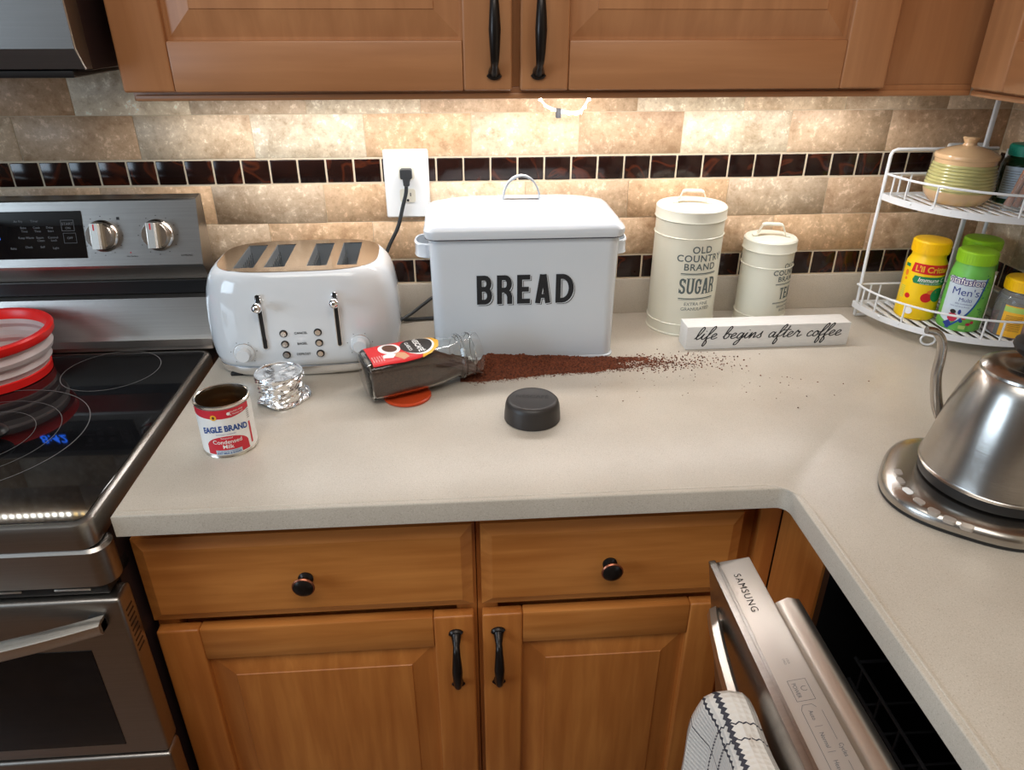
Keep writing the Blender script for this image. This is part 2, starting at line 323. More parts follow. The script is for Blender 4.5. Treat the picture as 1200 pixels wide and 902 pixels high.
def plate(name, outer, holes, th, mat, mat4, parent, bev=0, label=None):
    c = bpy.data.curves.new('t', 'CURVE'); c.dimensions = '2D'; c.fill_mode = 'BOTH'; c.extrude = th/2; c.bevel_depth = bev; c.bevel_resolution = 2
    for lp in [outer]+holes:
        s = c.splines.new('POLY'); s.points.add(len(lp)-1)
        for q, p in zip(s.points, lp): q.co = (p[0], p[1], 0, 1)
        s.use_cyclic_u = True
    o = bpy.data.objects.new('t', c); COL.objects.link(o); bpy.context.view_layer.update()
    me = bpy.data.meshes.new_from_object(o.evaluated_get(bpy.context.evaluated_depsgraph_get())); bpy.data.objects.remove(o); bpy.data.curves.remove(c)
    g = G(); g.bm.from_mesh(me); bpy.data.meshes.remove(me); g.bm.transform(mat4)
    o = g.build(name, mat, parent, doubles=True, ang=40)
    if label: o['label'] = label
    return o
CT = .914   # counter top
# ------------------------------------------------------------ SETTING
def struct(name, g, m, parent=None, **k):
    o = g.build(name, m, parent, smooth=False, **k)
    if not parent: o['kind'] = 'structure'
    return o
wb = struct('wall_back', G().box(-2.6, 1.066, -.0094, .10, 0, 2.44), M['grout'])
wr = struct('wall_right', G().box(1.0546, 1.16, -3.6, -.0094, 0, 2.44), M['grout'])
struct('wall_left', G().box(-2.7, -2.6, -3.6, -2.8, 0, 2.44).box(-2.7, -2.6, -1.2, .1, 0, 2.44).box(-2.7, -2.6, -2.8, -1.2, 0, 1.05).box(-2.7, -2.6, -2.8, -1.2, 2.2, 2.44), M['paint'])
g = G(); g.box(-2.7, 1.16, -3.7, -3.6, 0, 2.44)
struct('wall_front', g, M['paint'])
struct('floor', G().box(-2.7, 1.16, -3.7, .1, -.05, 0), M['floor']); struct('ceiling', G().box(-2.7, 1.16, -3.7, .1, 2.44, 2.5), M['ceil'])
g = G(); g.box(-2.66, -2.63, -2.8, -1.2, 1.05, 1.09); g.box(-2.66, -2.63, -2.8, -1.2, 2.16, 2.2); g.box(-2.66, -2.63, -2.8, -2.76, 1.09, 2.16); g.box(-2.66, -2.63, -1.24, -1.2, 1.09, 2.16); g.box(-2.66, -2.63, -2.02, -1.98, 1.09, 2.16)
struct('window_1', g, M['white_p'])
tilecache = {}
def tile(kind, w, h, x, z, wall, col=None, ry=0):
    key = (kind, round(w, 4), round(h, 4))
    if key not in tilecache:
        g = G(); d = .007; g.box(-w/2, w/2, -d, 0, -h/2, h/2, bev=.0006 if kind == 'travertine_tile' else .0014, seg=1 if kind == 'travertine_tile' else 2)
        me = bpy.data.meshes.new(kind); g.bm.to_mesh(me); g.bm.free(); me.materials.append(M['trav'] if kind == 'travertine_tile' else M['mosaic'])
        me.polygons.foreach_set('use_smooth', [True]*len(me.polygons)); me.set_sharp_from_angle(angle=R(50)); tilecache[key] = me
    o = bpy.data.objects.new(kind, tilecache[key]); COL.objects.link(o); o.parent = wall
    pr = random.uniform(-.0006, .0006)
    if wall is wb: o.location = (x, -.0035+pr, z)
    else: o.location = (1.0605+pr, x, z); o.rotation_euler = (0, 0, R(-90))
    if col: o.color = col
TC = [S(206, 176, 136), S(190, 160, 122), S(182, 148, 108), S(214, 188, 152), S(198, 170, 134), S(172, 138, 100)]
LIGHT, MID, TAN, PALE, GREY, DK = S(220, 194, 162), S(206, 176, 144), S(210, 174, 136), S(224, 206, 178), S(202, 178, 150), S(194, 162, 130)
rows = {  # z0, z1, joint x, tones left to right
 'D': (1.0395, 1.1125, [-1.18, -.98, -.78, -.575, -.366, -.17, .03, .23, .425, .623, .823, 1.055], [MID, MID, MID, GREY, TAN, TAN, MID, MID, MID, TAN, DK]),
 'C': (1.114, 1.1845, [-1.26, -1.06, -.86, -.66, -.459, -.255, -.06, .125, .324, .521, .72, .92, 1.055], [MID, MID, MID, TAN, GREY, TAN, LIGHT, MID, TAN, GREY, DK, DK]),
 'B': (1.2335, 1.308, [-1.178, -.978, -.778, -.572, -.37, -.17, .024, .223, .419, .625, .82, 1.055], [MID, GREY, DK, LIGHT, PALE, TAN, LIGHT, DK, PALE, MID, DK]),
 'A': (1.3095, 1.384, [-1.27, -1.07, -.87, -.668, -.47, -.269, -.067, .13, .33, .53, .725, .925, 1.055], [MID, MID, DK, PALE, GREY, PALE, MID, MID, PALE, LIGHT, GREY, GREY]),
 'Z': (1.3855, 1.46, [-1.17, -.97, -.77, -.57, -.37], [MID]*4)}
for k, (z0, z1, xs, tn) in rows.items():
    for a, b, c in zip(xs[:-1], xs[1:], tn): tile('travertine_tile', b-a-.0013, z1-z0, (a+b)/2, (z0+z1)/2, wb, c)
    ys = [-.012, -.13, -.33, -.53, -.73] if k in 'BD' else [-.012, -.09, -.29, -.49, -.69]
    if k != 'Z':
        for a, b in zip(ys[:-1], ys[1:]): tile('travertine_tile', a-b-.0013, z1-z0, (a+b)/2, (z0+z1)/2, wr, random.choice((GREY, GREY, MID)))
for z0, z1, ph in ((1.188, 1.230, .8205), (.990, 1.036, .718)):
    for i in range(-41, 6):
        x = ph+.0508*(i+.5)
        if x+.0254 < 1.056 and x > -1.25: tile('mosaic_tile', .0478, z1-z0, x, (z0+z1)/2, wb)
    for i in range(0, 12): tile('mosaic_tile', .0478, z1-z0, -.04-.0508*i, (z0+z1)/2, wr)
# countertop (L shape) and stone upstand
g = G()
def prism(g, poly, z0, z1, bev, seg=3):
    t = bmesh.new(); f = t.faces.new([t.verts.new((x, y, z0)) for x, y in poly]); f.normal_update()
    r = bmesh.ops.extrude_face_region(t, geom=[f]); vs = [v for v in r['geom'] if isinstance(v, bmesh.types.BMVert)]
    for v in vs: v.co.z = z1
    bmesh.ops.recalc_face_normals(t, faces=t.faces)
    if bev:
        ed = [e for e in t.edges if all(abs(v.co.z-z1) < 1e-6 for v in e.verts)]
        bmesh.ops.bevel(t, geom=ed, offset=bev, segments=seg, profile=.5, affect='EDGES')
    return g._join(t)
corner = [(.421-.03*(1-cos(R(a)))+.0, -.644-.03*(1-sin(R(a)))) for a in (90, 70, 50, 30, 10, 0)]
corner = [(.405+.016*sin(R(a)), -.645-.016*(1-cos(R(a)))) for a in (0, 18, 36, 54, 72, 90)]
ctp = [(-.449, -.006), (1.058, -.006), (1.058, -2.2), (.421, -2.2)]+corner[::-1]+[(-.446, -.645)]
prism(g, ctp, .8825, CT, .0025)
top = g.build('countertop', M['quartz'], ang=40); prop(top, 'beige speckled quartz worktop, L-shaped, carrying the coffee spill', 'countertop')
prism2 = G(); off = .012
ctp2 = [(-.445, -.01), (1.05, -.01), (1.05, -2.2), (.421+off, -2.2)]+[(x+off*.7, y+off*.7) for x, y in corner[::-1]]+[(-.440, -.645+off)]
# raised drip line near the front edge
rp = [(-.44, -.636, CT), (.388, -.636, CT)]+[(.388+.042*sin(R(a)), -.636-.042*(1-cos(R(a))), CT) for a in (20, 45, 70)]+[(.430, -.69, CT), (.430, -2.19, CT)]
G().tube(rp, .0022, 8, flat=.45).build('edge_bead', M['quartz'], top)
g = G(); g.box(-.449, 1.058, -.016, -.0045, CT, .9875, .001); u1 = g.build('upstand', M['quartz']); prop(u1, 'low beige quartz upstand along the back wall under the tiles', 'backsplash')
g = G(); g.box(1.048, 1.0595, -2.2, -.018, CT, .9875, .001); u2 = g.build('upstand', M['quartz']); prop(u2, 'short beige quartz upstand on the right wall behind the rack', 'backsplash')

# ------------------------------------------------------------ CABINETS
def pull(parent, x, y, z0, z1, mat=M['bronze']):
    zc = (z0+z1)/2; h = (z1-z0)/2; g = G()
    P = [(x, y-.002, z0+.006), (x, y-.016, z0+.014), (x, y-.024, zc-h*.55), (x, y-.027, zc), (x, y-.024, zc+h*.55), (x, y-.016, z1-.014), (x, y-.002, z1-.006)]
    g.tube(P, [.008, .005, .0062, .0080, .0058, .005, .008], 12, sm=5)
    for z, s in ((z0, 1), (z1, -1)):
        sec = []
        for n_, (w, d) in enumerate(((.0098, 0), (.0098, .003), (.0075, .0055))):
            sec.append([(x+w*cos(2*pi*i/16)*(1.15 if sin(2*pi*i/16)*s < 0 else .8), y-d, z+s*.004+w*sin(2*pi*i/16)*.9) for i in range(16)])
        g.loft(sec)
    return g.build('handle', mat, parent)
def knob(parent, x, y, z):
    m4 = Matrix.Translation((x, y, z)) @ FRONT
    G().lathe([(0, 0), (.0105, 0), (.0105, .002), (.0065, .005), (.0062, .013), (.011, .016), (.0145, .0175)], 32, mat4=m4).build('knob', M['bronze'], parent)
    G().lathe([(.012, .017), (.0152, .0175), (.0158, .0192), (.0146, .0208), (.013, .021)], 32, mat4=m4).build('knob_ring', M['copper'], parent)['label'] = 'thin copper coloured ring'
    G().lathe([(.0138, .0205), (.0138, .0215), (.010, .0245), (.0055, .0258), (0, .0262)], 32, mat4=m4).build('knob_cap', M['bronze'], parent)
def door(root, x0, x1, z0, z1, y, wv, wh, st=.058, th=.019, rail=None):
    rail = rail or st
    g = G(); g.box(x0, x0+st, y, y+th, z0, z1, .0035, 3); g.bm.free()
    xi0, xi1, zi0, zi1 = x0+st, x1-st, z0+rail, z1-rail
    g = G()
    def lp(i, yy): return [(xi0+i, yy, zi0+i), (xi1-i, yy, zi0+i), (xi1-i, yy, zi1-i), (xi0+i, yy, zi1-i)]
    g.loft([lp(-.004, y+.016), lp(-.004, y+.010), lp(.004, y+.010), lp(.006, y+.0095), lp(.036, y+.003), lp(.037, y+.0018), lp(.040, y+.0015)], cap0=False)
    d = g.build('door', wv, root, ang=12)
    for a_, b_ in ((x0, x0+st), (x1-st, x1)): G().box(a_, b_, y, y+th, z0, z1, .0035, 3).build('stile', wv, d)
    for za, zb in ((z0, z0+rail), (z1-rail, z1)): G().box(x0+st+.0002, x1-st-.0002, y+.0004, y+th, za, zb, .0025, 2).build('rail', wh, d)
    return d
def drawer(root, x0, x1, z0, z1, y, kx, kz):
    def lp(i, yy): return [(x0+i, yy, z0+i), (x1-i, yy, z0+i), (x1-i, yy, z1-i), (x0+i, yy, z1-i)]
    g = G(); g.loft([lp(0, y+.019), lp(0, y+.007), lp(.002, y+.0065), lp(.014, y+.0008), lp(.016, y)])
    d = g.build('drawer', M['wood_h'], root, ang=12); knob(d, kx, y, kz); return d
def basecab(x0, x1, xl, xr, label, hx, kx):
    r = thing('base_cabinet', label, 'cabinet', (x0, -.59, 0))
    g = G(); W = x1-x0
    g.box(0, W, .02, .57, .10, .8815, .001); g.box(0, W, .06, .50, 0, .10)
    g.box(0, .030, 0, .022, .10, .8815, .001); g.box(W-.030, W, 0, .022, .10, .8815, .001); g.box(.03, W-.03, 0, .022, .855, .8815, .001); g.box(.03, W-.03, 0, .022, .690, .715, .001); g.box(.03, W-.03, 0, .022, .10, .13, .001)
    g.build('carcass', M['wood_v'], r)
    drawer(r, xl-x0, xr-x0, .698, .8445, -.02, kx-x0, .769)
    d = door(r, xl-x0, xr-x0, .112, .681, -.02, M['wood_v'], M['wood_h'], st=.060)
    pull(d, hx-x0, -.02, .541, .652)
    return r
basecab(-.458, .0055, -.4555, .0005, 'maple base cabinet beside the range, wider of the two with black knob and pull', -.027, -.232)
basecab(.0065, .448, .0125, .386, 'maple base cabinet half hidden behind the open dishwasher door', .036, .197)
r = thing('filler_panel', 'dark shaded maple filler panel in the corner beside the dishwasher opening', 'panel', (.449, -.60, 0))
G().box(0, .018, -.113, .009, .10, .8815, .001).build('board', M['wood_v'], r)
def uppercab(x0, x1, z0, z1, yf, label, doors, loc=(0, 0, 0), rz=0):
    r = thing('upper_cabinet', label, 'cabinet', loc, rz)
    g = G(); g.box(x0, x1, yf, -.006 if rz == 0 else yf+.318, z0+.015, z1, .001); g.box(x0, x1, yf, yf+.019, z0, z0+.015, .001); g.box(x0, x0+.018, yf+.019, -.006 if rz == 0 else yf+.318, z0, z0+.015, .001)
    g.build('carcass', M['wood_up'], r)
    G().box(x0+.004, x1-.004, yf-.006, yf, z0, z0+.008, .002).build('light_rail', M['wood_uph'], r)
    for (a, b, hx) in doors:
        d = door(r, a, b, z0+.012, z1-.02, yf-.020, M['wood_up'], M['wood_uph'], st=.066, rail=.062)
        if hx is not None: pull(d, hx, yf-.020, z0+.030, z0+.145)
    return r
UP = uppercab(-.4345, .745, 1.363, 2.15, -.322, 'maple upper cabinet with two raised panel doors over the worktop', [(-.4385, .0755, .051), (.0865, .603, .111)])
uppercab(.325, .90, 1.363, 2.15, 0, 'maple upper cabinet on the right wall, only its lower edge in view', [(.345, .895, None)], (.746, -.0, 0), R(-90)).location = (.746, 0, 0)

# ------------------------------------------------------------ RANGE
r = thing('range', 'stainless steel electric range with black glass cooktop at the left', 'stove', (-.842, -.35, 0))
def RX(x): return x+.842
def RY(y): return y+.35
x0, x1 = RX(-1.222), RX(-.462)
g = G(); g.box(x0+.004, x1-.004, RY(-.63), RY(-.03), .04, .90, .002); g.build('body', M['darkbrown'], r)
# cooktop: steel rim + glass
g = G(); 
def lpz(i, z, rr=.02): return [Vector((p.x, p.y, z)) for p in rrect((x1-x0)/2-i, .2575-i, rr, 5, 0, 0, RY(-.4125))]
g.loft([lpz(0, .884), lpz(0, .912), lpz(.002, .918), lpz(.006, .9205), lpz(.009, .9205), lpz(.010, .9195)]); g.build('cooktop_rim', M['steel'], r)
g = G(); g.loft([lpz(.0098, .914, .013), lpz(.0098, .9205, .013), lpz(.0105, .9209, .013)]); glass = g.build('cooktop_glass', M['blackglass'], r, ang=12)
for nm, cx, cy, rr, tw in (('burner_ring', -.610, -.235, .078, .0006), ('burner_ring', -.715, -.452, .150, .0006), ('burner_ring', -.715, -.452, .112, .0004), ('burner_ring', -.715, -.452, .078, .0004)):
    n = 72; t = bmesh.new()
    vs = [[t.verts.new((RX(cx)+q*cos(2*pi*i/n), RY(cy)+q*sin(2*pi*i/n), .9213)) for i in range(n)] for q in (rr-tw, rr+tw)]
    for i in range(n): t.faces.new((vs[0][i], vs[0][(i+1) % n], vs[1][(i+1) % n], vs[1][i]))
    g = G(); g._join(t); g.build(nm, M['ring'], glass, smooth=False)
# front panel below cooktop
def lpf(i, z, rr=.022): return [Vector((p.x, p.y, z)) for p in rrect((x1+.010-x0)/2-i, .0225-i, rr, 6, 0, .010/2, RY(-.6485))]
G().loft([lpf(.0, .826), lpf(0, .878), lpf(.004, .882)]).build('front_panel', M['steel'], r)
g = G()
for i in range(7): g.box(x1-.062-.085*i, x1-.012-.085*i-.015, RY(-.6735), RY(-.6695), .813, .817, .0008)
G().box(x0+.003, x1-.003, RY(-.662), RY(-.60), .805, .826, .003).build('vent_strip', M['black'], r)
for i in range(5): G().box(x1-.070-.085*i, x1-.025-.085*i, RY(-.6635), RY(-.6615), .8135, .8170, .0008).build('vent_slot', M['steel_l'], r)
# oven door
od = G().box(x0+.003, x1+.010, RY(-.672), RY(-.635), .506, .803, .006, 3).build('oven_door', M['steel'], r)
G().box(x0+.045, x1-.045, RY(-.6732), RY(-.670), .53, .718, .001).build('oven_window', M['blackglass'], od)
g = G(); xa, xb = x0+.03, x1-.012; zz = .772
g.loft([[(xa+(xb-xa)*t, yy, z_) for yy, z_ in [(RY(-.672)-.012-.040*min(1, 4*t*(1-t)*1.8)+a_, zz+b_) for a_, b_ in ((.009, -.009), (-.004, -.011), (-.009, -.004), (-.009, .008), (-.002, .011), (.009, .010))]] for t in [i/20 for i in range(21)]])
g.build('handle', M['steel_l'], od)
for q in (xa, xb-.02): G().box(q, q+.02, RY(-.690), RY(-.670), zz-.012, zz+.009, .003).build('handle_bracket', M['black'], od)
for i in range(9): G().box(x1+.0085, x1+.0103, RY(-.664), RY(-.646), .775-.009*i, .778-.009*i).build('side_slot', M['black'], od)
G().box(x0+.003, x1+.010, RY(-.672), RY(-.635), .165, .500, .006, 3).build('lower_door', M['steel'], r)
G().box(x0+.003, x1-.001, RY(-.672), RY(-.635), .045, .160, .006, 3).build('drawer', M['steel'], r)
# backguard
prof = [(-.018, .915), (-.155, .9215), (-.155, .928), (-.143, .936), (-.137, .945), (-.118, 1.008), (-.100, 1.012), (-.100, 1.036), (-.119, 1.066), (-.120, 1.071), (-.0945, 1.179), (-.092, 1.1815), (-.068, 1.1845), (-.065, 1.182), (-.065, .93), (-.018, .93)]
g = G(); g.loft([[(x, RY(y), z) for y, z in prof] for x in (x0, x1)]); bgd = g.build('backguard', M['steel'], r, ang=20)
g = G(); g.box(x0+.002, x1-.003, RY(-.1035), RY(-.0995), 1.0125, 1.0355); g.build('recess_band', M['black'], r)
g = G(); g.box(x0-.0, x1+.0006, RY(-.082), RY(-.018), 1.1835, 1.1865, .001); 
fd = Vector((0, -.120+.0945, 1.071-1.179)); FN = Vector((0, fd.z, -fd.y)).normalized(); FN = -FN if FN.y > 0 else FN
FU = -fd.normalized(); fo = Vector((0, RY(-.120), 1.071))
FM = lambda e: (lambda u, v: tuple(Vector((RX(u), 0, 0))+fo+FU*v+FN*e))
def m4face(u, v): 
    p = Vector(FM(0)(u, v)); X = Vector((1, 0, 0)); return Matrix(((1, FU.x, FN.x, p.x), (0, FU.y, FN.y, p.y), (0, FU.z, FN.z, p.z), (0, 0, 0, 1)))
g = G(); g.box(-.157, .157, -.0405, .0405, 0, .0012, .0005, mat4=m4face(-.8155, .055)); disp = g.build('display', M['blackglass'], r)
decal('digits', mv(textpolys('8:42', .030, bold=.0004), -.825, .058), M['blue'], FM(.0018), disp)
decal('key_frame', ribbon([(-.694, .062), (-.673, .062), (-.673, .080), (-.694, .080)], .0006, closed=True)+ribbon([(-.693, .041), (-.672, .041), (-.672, .058), (-.693, .058)], .0005, closed=True), M['p_greyt'], FM(.0018), disp)
P = mv(textpolys('START', .0065), -.6835, .0735)+mv(textpolys('ON', .0055), -.6835, .0665)+mv(textpolys('OFF', .0055), -.6825, .0495)
for u, v, s in ((-.765, .079, 'Air Fry'), (-.738, .079, 'Timer'), (-.758, .068, 'Bake'), (-.736, .068, 'Cook'), (-.714, .068, 'Delay'), (-.757, .062, 'Time'), (-.735, .062, 'Time'), (-.713, .062, 'Start'), (-.756, .051, 'Keep Warm'), (-.733, .051, 'Steam'), (-.711, .051, 'Control'), (-.732, .046, 'Clean'), (-.710, .046, 'Lock'), (-.754, .035, 'Clock'), (-.731, .035, 'Self'), (-.709, .033, 'Light'), (-.780, .033, 'Bake')): P += mv(textpolys(s, .0052), u, v)
decal('key_lettering', P, M['p_greyt'], FM(.0018), disp)
for kx, kv in ((-.6275, .052), (-.5335, .052)):
    kb = G().lathe([(0, 0), (.0275, 0), (.0275, .002), (.0262, .004), (.0240, .006), (.0240, .012), (.0215, .017), (0, .0175)], 48, mat4=m4face(kx, kv)).build('burner_knob', M['chrome_b'], r)
    g = G(); g.loft([[(w_*sx_, s_, n_) for sx_, s_ in ((-1, -.0215), (1, -.0215), (1, .0215), (-1, .0215))] for w_, n_ in ((.0095, .010), (.0085, .026), (.0060, .030))], mat4=m4face(kx, kv)); g.build('grip', M['steel_l'], kb, ang=20)
    mm = m4face(kx, kv); G().box(-.001, .001, .010, .0205, .0296, .0306, mat4=mm).build('pointer', M['p_red'], kb)['label'] = 'small red pointer line'
    P = []
    for a in range(-150, 181, 30): P += ell(kx+.0335*sin(R(a)), kv+.0335*cos(R(a)), .0012, .0007, 6)
    P += rect(kx+.027, kx+.032, kv+.027, kv+.032) if kx < -.6 else []
    decal('dial_marks', P, M['blk'] if 'blk' in M else M['p_dark'], FM(.0004), r)
decal('printed_words', mv(textpolys('Hot Surface', .004), -.582, .016), M['p_dark'], FM(.0004), r)
decal('maker_lettering', mv(textpolys('SAMSUNG', .0045), -.488, .016), M['p_dark'], FM(.0004), r)
decal('warning_light', ell(-.584, .0225, .0012, .0012, 10), M['p_red'], FM(.0005), r)

# microwave
r = thing('microwave', 'over-the-range microwave, lower right corner at the top left', 'microwave', (-.842, -.2, 1.396))
def MZ(z): return z-1.396
g = G(); g.box(-.38, .382, -.165, .19, MZ(1.404), MZ(1.82), .002); g.build('housing', M['darkbrown'], r)
g = G(); prof = [(-.165, 1.406), (-.181, 1.4065), (-.196, 1.430), (-.196, 1.82), (-.165, 1.82)]
g.loft([[(x, y, MZ(z)) for y, z in prof] for x in (-.38, .382)]); mdoor = g.build('front_door', M['steel_d'], r, ang=15)
g = G(); g.box(-.36, .363, -.1775, .18, 0, MZ(1.405), .002); g.build('grease_pan', M['black'], r)
g = G(); g.tube([(.381, -.182, MZ(1.4065)), (.381, -.197, MZ(1.430)), (.381, -.197, MZ(1.8))], .0012, 6); g.build('edge_trim', M['steel_l'], r)
G().box(-.30, .30, -.1985, -.196, MZ(1.47), MZ(1.78), .001).build('door_glass', M['blackglass'], mdoor)
# led strip under microwave
led = thing('led_strip', 'row of small LEDs under the microwave, seen mirrored in the cooktop', 'light', (-.98, -.012, 1.382))
G().box(-.17, .14, -.003, .0, -.004, .004).build('ribbon', M['ledr'], led)
for i in range(20):
    G().box(-.165+.0155*i, -.158+.0155*i, -.0045, -.003, -.003, .003).build('diode', M['ledw'] if i < 16 else M['ledy'], led)
# hanging led strip
led = thing('led_strip', 'loose loop of glowing LED strip hanging under the upper cabinet', 'light', (.195, -.045, 1.365))
pts = [(-.075, 0, -.004), (-.052, 0, -.028), (-.036, 0, -.045), (-.012, 0, -.053), (.012, 0, -.056), (.026, 0, -.052), (.038, 0, -.032), (.055, 0, -.008), (.062, 0, .000)]
P, _ = smooth([Vector(p) for p in pts], [1]*len(pts), 5)
g = G(); g.loft([[(p.x, -.002, p.z), (p.x, .0035, p.z+.0045), (p.x, .0040, p.z+.0040), (p.x, -.0015, p.z-.0005)] for p in P]); g.build('ribbon', M['ledr'], led)
for k in range(0, len(P)-1, 3):
    p = P[k]; G().box(p.x-.0025, p.x+.0025, -.0035, -.0005, p.z-.0012, p.z+.0028, .0005).build('diode', M['ledw'] if k > 12 or k < 9 else M['ledy'], led)
G().box(-.020, -.011, -.005, .006, -.062, -.046, .001).build('clip', M['greyp'], led)['label'] = 'small grey clip'

# ------------------------------------------------------------ DISHWASHER
TH = R(9.7)
r = thing('dishwasher', 'stainless steel dishwasher with its door pulled part way open', 'dishwasher', (.45, -1.01, 0))
g = G(); g.box(.012, .02, -.305, .292, .10, .87); g.box(.012, .56, .284, .292, .10, .87); g.box(.012, .56, -.305, -.297, .10, .87); g.box(.55, .56, -.305, .292, .10, .87); g.box(.012, .56, -.305, .292, .10, .11); g.box(.012, .56, -.305, .292, .862, .87)
g.bm.free(); g = G()
g.box(.0, .56, .280, .292, .08, .875); g.box(.0, .56, -.305, -.293, .08, .875); g.box(.548, .56, -.305, .292, .08, .875); g.box(.0, .56, -.305, .292, .08, .09); g.box(.0, .56, -.305, .292, .867, .875)
g.build('tub', M['black'], r)
g = G(); 
for i in range(12): g.tube([(.06+.0, .25-.045*i, .70), (.06, .25-.045*i, .63), (.5, .25-.045*i, .62)], .002, 6)
g.tube([(.06, .27, .70), (.06, -.28, .70)], .0025, 6); g.tube([(.06, .27, .66), (.06, -.28, .66)], .0025, 6); g.tube([(.06, .262, .70), (.5, .262, .70)], .0025, 6)
g.build('upper_rack', M['darkwire'], r)
g = G(); g.tube([(.03, .14, .845), (.06, .05, .845), (.03, -.02, .83)], .0018, 6, sm=4); g.tube([(.06, .25, .80), (.06, -.25, .74)], .0018, 6); g.build('spray_arm', M['darkwire'], r)
dw = bpy.data.objects.new('door', None)
# door geometry in door space: hinge at origin, up = +z, outward = -x ; then rotated about y
DM = Matrix.Translation((-.008, 0, .10)) @ Matrix.Rotation(-TH, 4, 'Y')
H = .762
g = G(); g.box(-.0145, 0, -.302, .302, .02, H, .002, mat4=DM)
g.box(-.0145, -.0055, -.302, .302, H-.001, H+.004, .0015, mat4=DM)
dd = g.build('door', M['steel'], r)
g = G(); g.box(-.002, .038, -.301, .301, H-.05, H+.0005, .002, mat4=DM); g.box(.0, .036, -.301, .301, .02, H-.05, mat4=DM); g.build('control_panel', M['panel'], dd)['label'] = 'pale grey control strip along the top edge'
g = G()
g.loft([[Vector((.036+a, y, H+b)) for a, b in ((-.002, -.12), (.0, -.030), (.008, -.013), (.022, -.008), (.036, -.014), (.043, -.03), (.044, -.12))] for y in (-.285, .222, .232, .236)][:3], mat4=DM)
g.box(.03, .055, -.28, .23, .05, H-.1, mat4=DM)
g.build('inner_liner', M['steel_l'], dd, ang=50)
TM = lambda e: (lambda u, v: tuple(DM @ Vector((.018-v, .0-u, H+.0005+e))))   # u runs from the wall end toward the room
P = mv(textpolys('SAMSUNG', .0122, spacing=1.2), -.243, -.004)
# text runs along -y, top toward -x ... rotated so it reads from the room side
TMr = lambda e: (lambda u, v: tuple(DM @ Vector((.016+v, -u, H+.0008+e))))
TMs = lambda e: (lambda u, v: tuple(DM @ Vector((.018+v, -u, H+.0008+e))))
decal('maker_lettering', P, M['p_dark'], TMr(0), dd)
P = ribbon([(-.070, -.012), (-.033, -.012), (-.033, .012), (-.070, .012)], .0007, closed=True)+ribbon([(-.0535+.004*cos(R(a)), .005+.004*sin(R(a))) for a in range(-220, 41, 20)], .0008)
P += mv(textpolys('POWER', .0075), -.0515, -.006)+mv(textpolys('LOCK', .004), -.105, .002)+mv(textpolys('CHILD', .004), -.105, -.003)
P += ribbon([(-.020, .008), (-.026, .004), (-.026, -.008), (-.018, -.012), (.13, -.012)], .0006)
for i, s in enumerate(('Auto', 'Normal', 'Heavy', 'Delicate')): P += mv(textpolys(s, .0078), -.008+.036*i+.004*i, -.002)
for i in range(3): P += ribbon([(.010+.040*i, -.006), (.010+.040*i, .004)], .0006)
P += mv(textpolys('Cycles', .0078), .050, .0135)+ribbon([(-.014, .0125), (.034, .0125)], .0005)+ribbon([(.066, .0125), (.12, .0125)], .0005)
P = [[(-.102+.68*(a+.0515), b*.78) for a, b in p] for p in P]
decal('key_lettering', P, M['p_greyt'], TMs(.0), dd)
# handle bar bowed
g = G(); secs = []
for i in range(33):
    t = i/32; y = .268-.536*t; bow = .006+.024*(1-(2*t-1)**2)**.85; k = 1
    secs.append([DM @ Vector((-.0145-bow+a*k, y, H-.056+b*k)) for a, b in ((.006, -.015), (-.003, -.0165), (-.007, -.011), (-.0085, .004), (-.005, .0135), (.003, .0165), (.0075, .010), (.0085, -.006))])
g.loft(secs); 
for s in (1, -1): g.box(-.020, -.012, s*.258-.010, s*.258+.010, H-.068, H-.044, .003, mat4=DM)
g.build('handle', M['steel_l'], dd)
# towel
tw = G(); t = tw.bm; nu, nv = 26, 46; grid = []
Hc = DM @ Vector((-.0145-.027, 0, H-.056)); uvs = {}
for j in range(nv+1):
    s = -.16+j*(.42+.16)/nv   # distance along drape, 0 = crest
    row = []
    for i in range(nu+1):
        u = i/nu; y = .158-.29*u
        rr = .0175
        if s < -rr*pi/2: px, pz = rr, -(-s-rr*pi/2)
        elif s > rr*pi/2: px, pz = -rr, -(s-rr*pi/2)
        else: px, pz = -rr*sin(s/rr), rr*cos(s/rr)
        d = max(0, s); flare = 1+.55*min(1, d/.18); 
        fold = .007*sin(u*17+1.2)*min(1, abs(s)/.08)+.004*sin(u*41)*min(1, abs(s)/.12)
        yy = y + (u-.5)*-.05*min(1, d/.1) + .004*sin(s*30)
        row.append(t.verts.new((Hc.x+px-(fold+.006)*(1 if s > 0 else -.2)*min(1, abs(s)/.03)-.004*min(1, d/.2), -.015+yy, Hc.z+pz+.002*sin(u*23))))
    grid.append(row)
uvl = t.loops.layers.uv.new('uv')
for j in range(nv):
    for i in range(nu):
        f = t.faces.new((grid[j][i], grid[j+1][i], grid[j+1][i+1], grid[j][i+1]))
        for l, (a, b) in zip(f.loops, ((i, j), (i, j+1), (i+1, j+1), (i+1, j))): l[uvl].uv = (a/nu, b/nv*2)
to = tw.build('dish_towel', M['towel'], loc=(.45, -1.01, 0)); prop(to, 'white waffle dish towel with thin black stripes over the dishwasher handle', 'towel')
sm = to.modifiers.new('s', 'SOLIDIFY'); sm.thickness = .003; sm.offset = 0

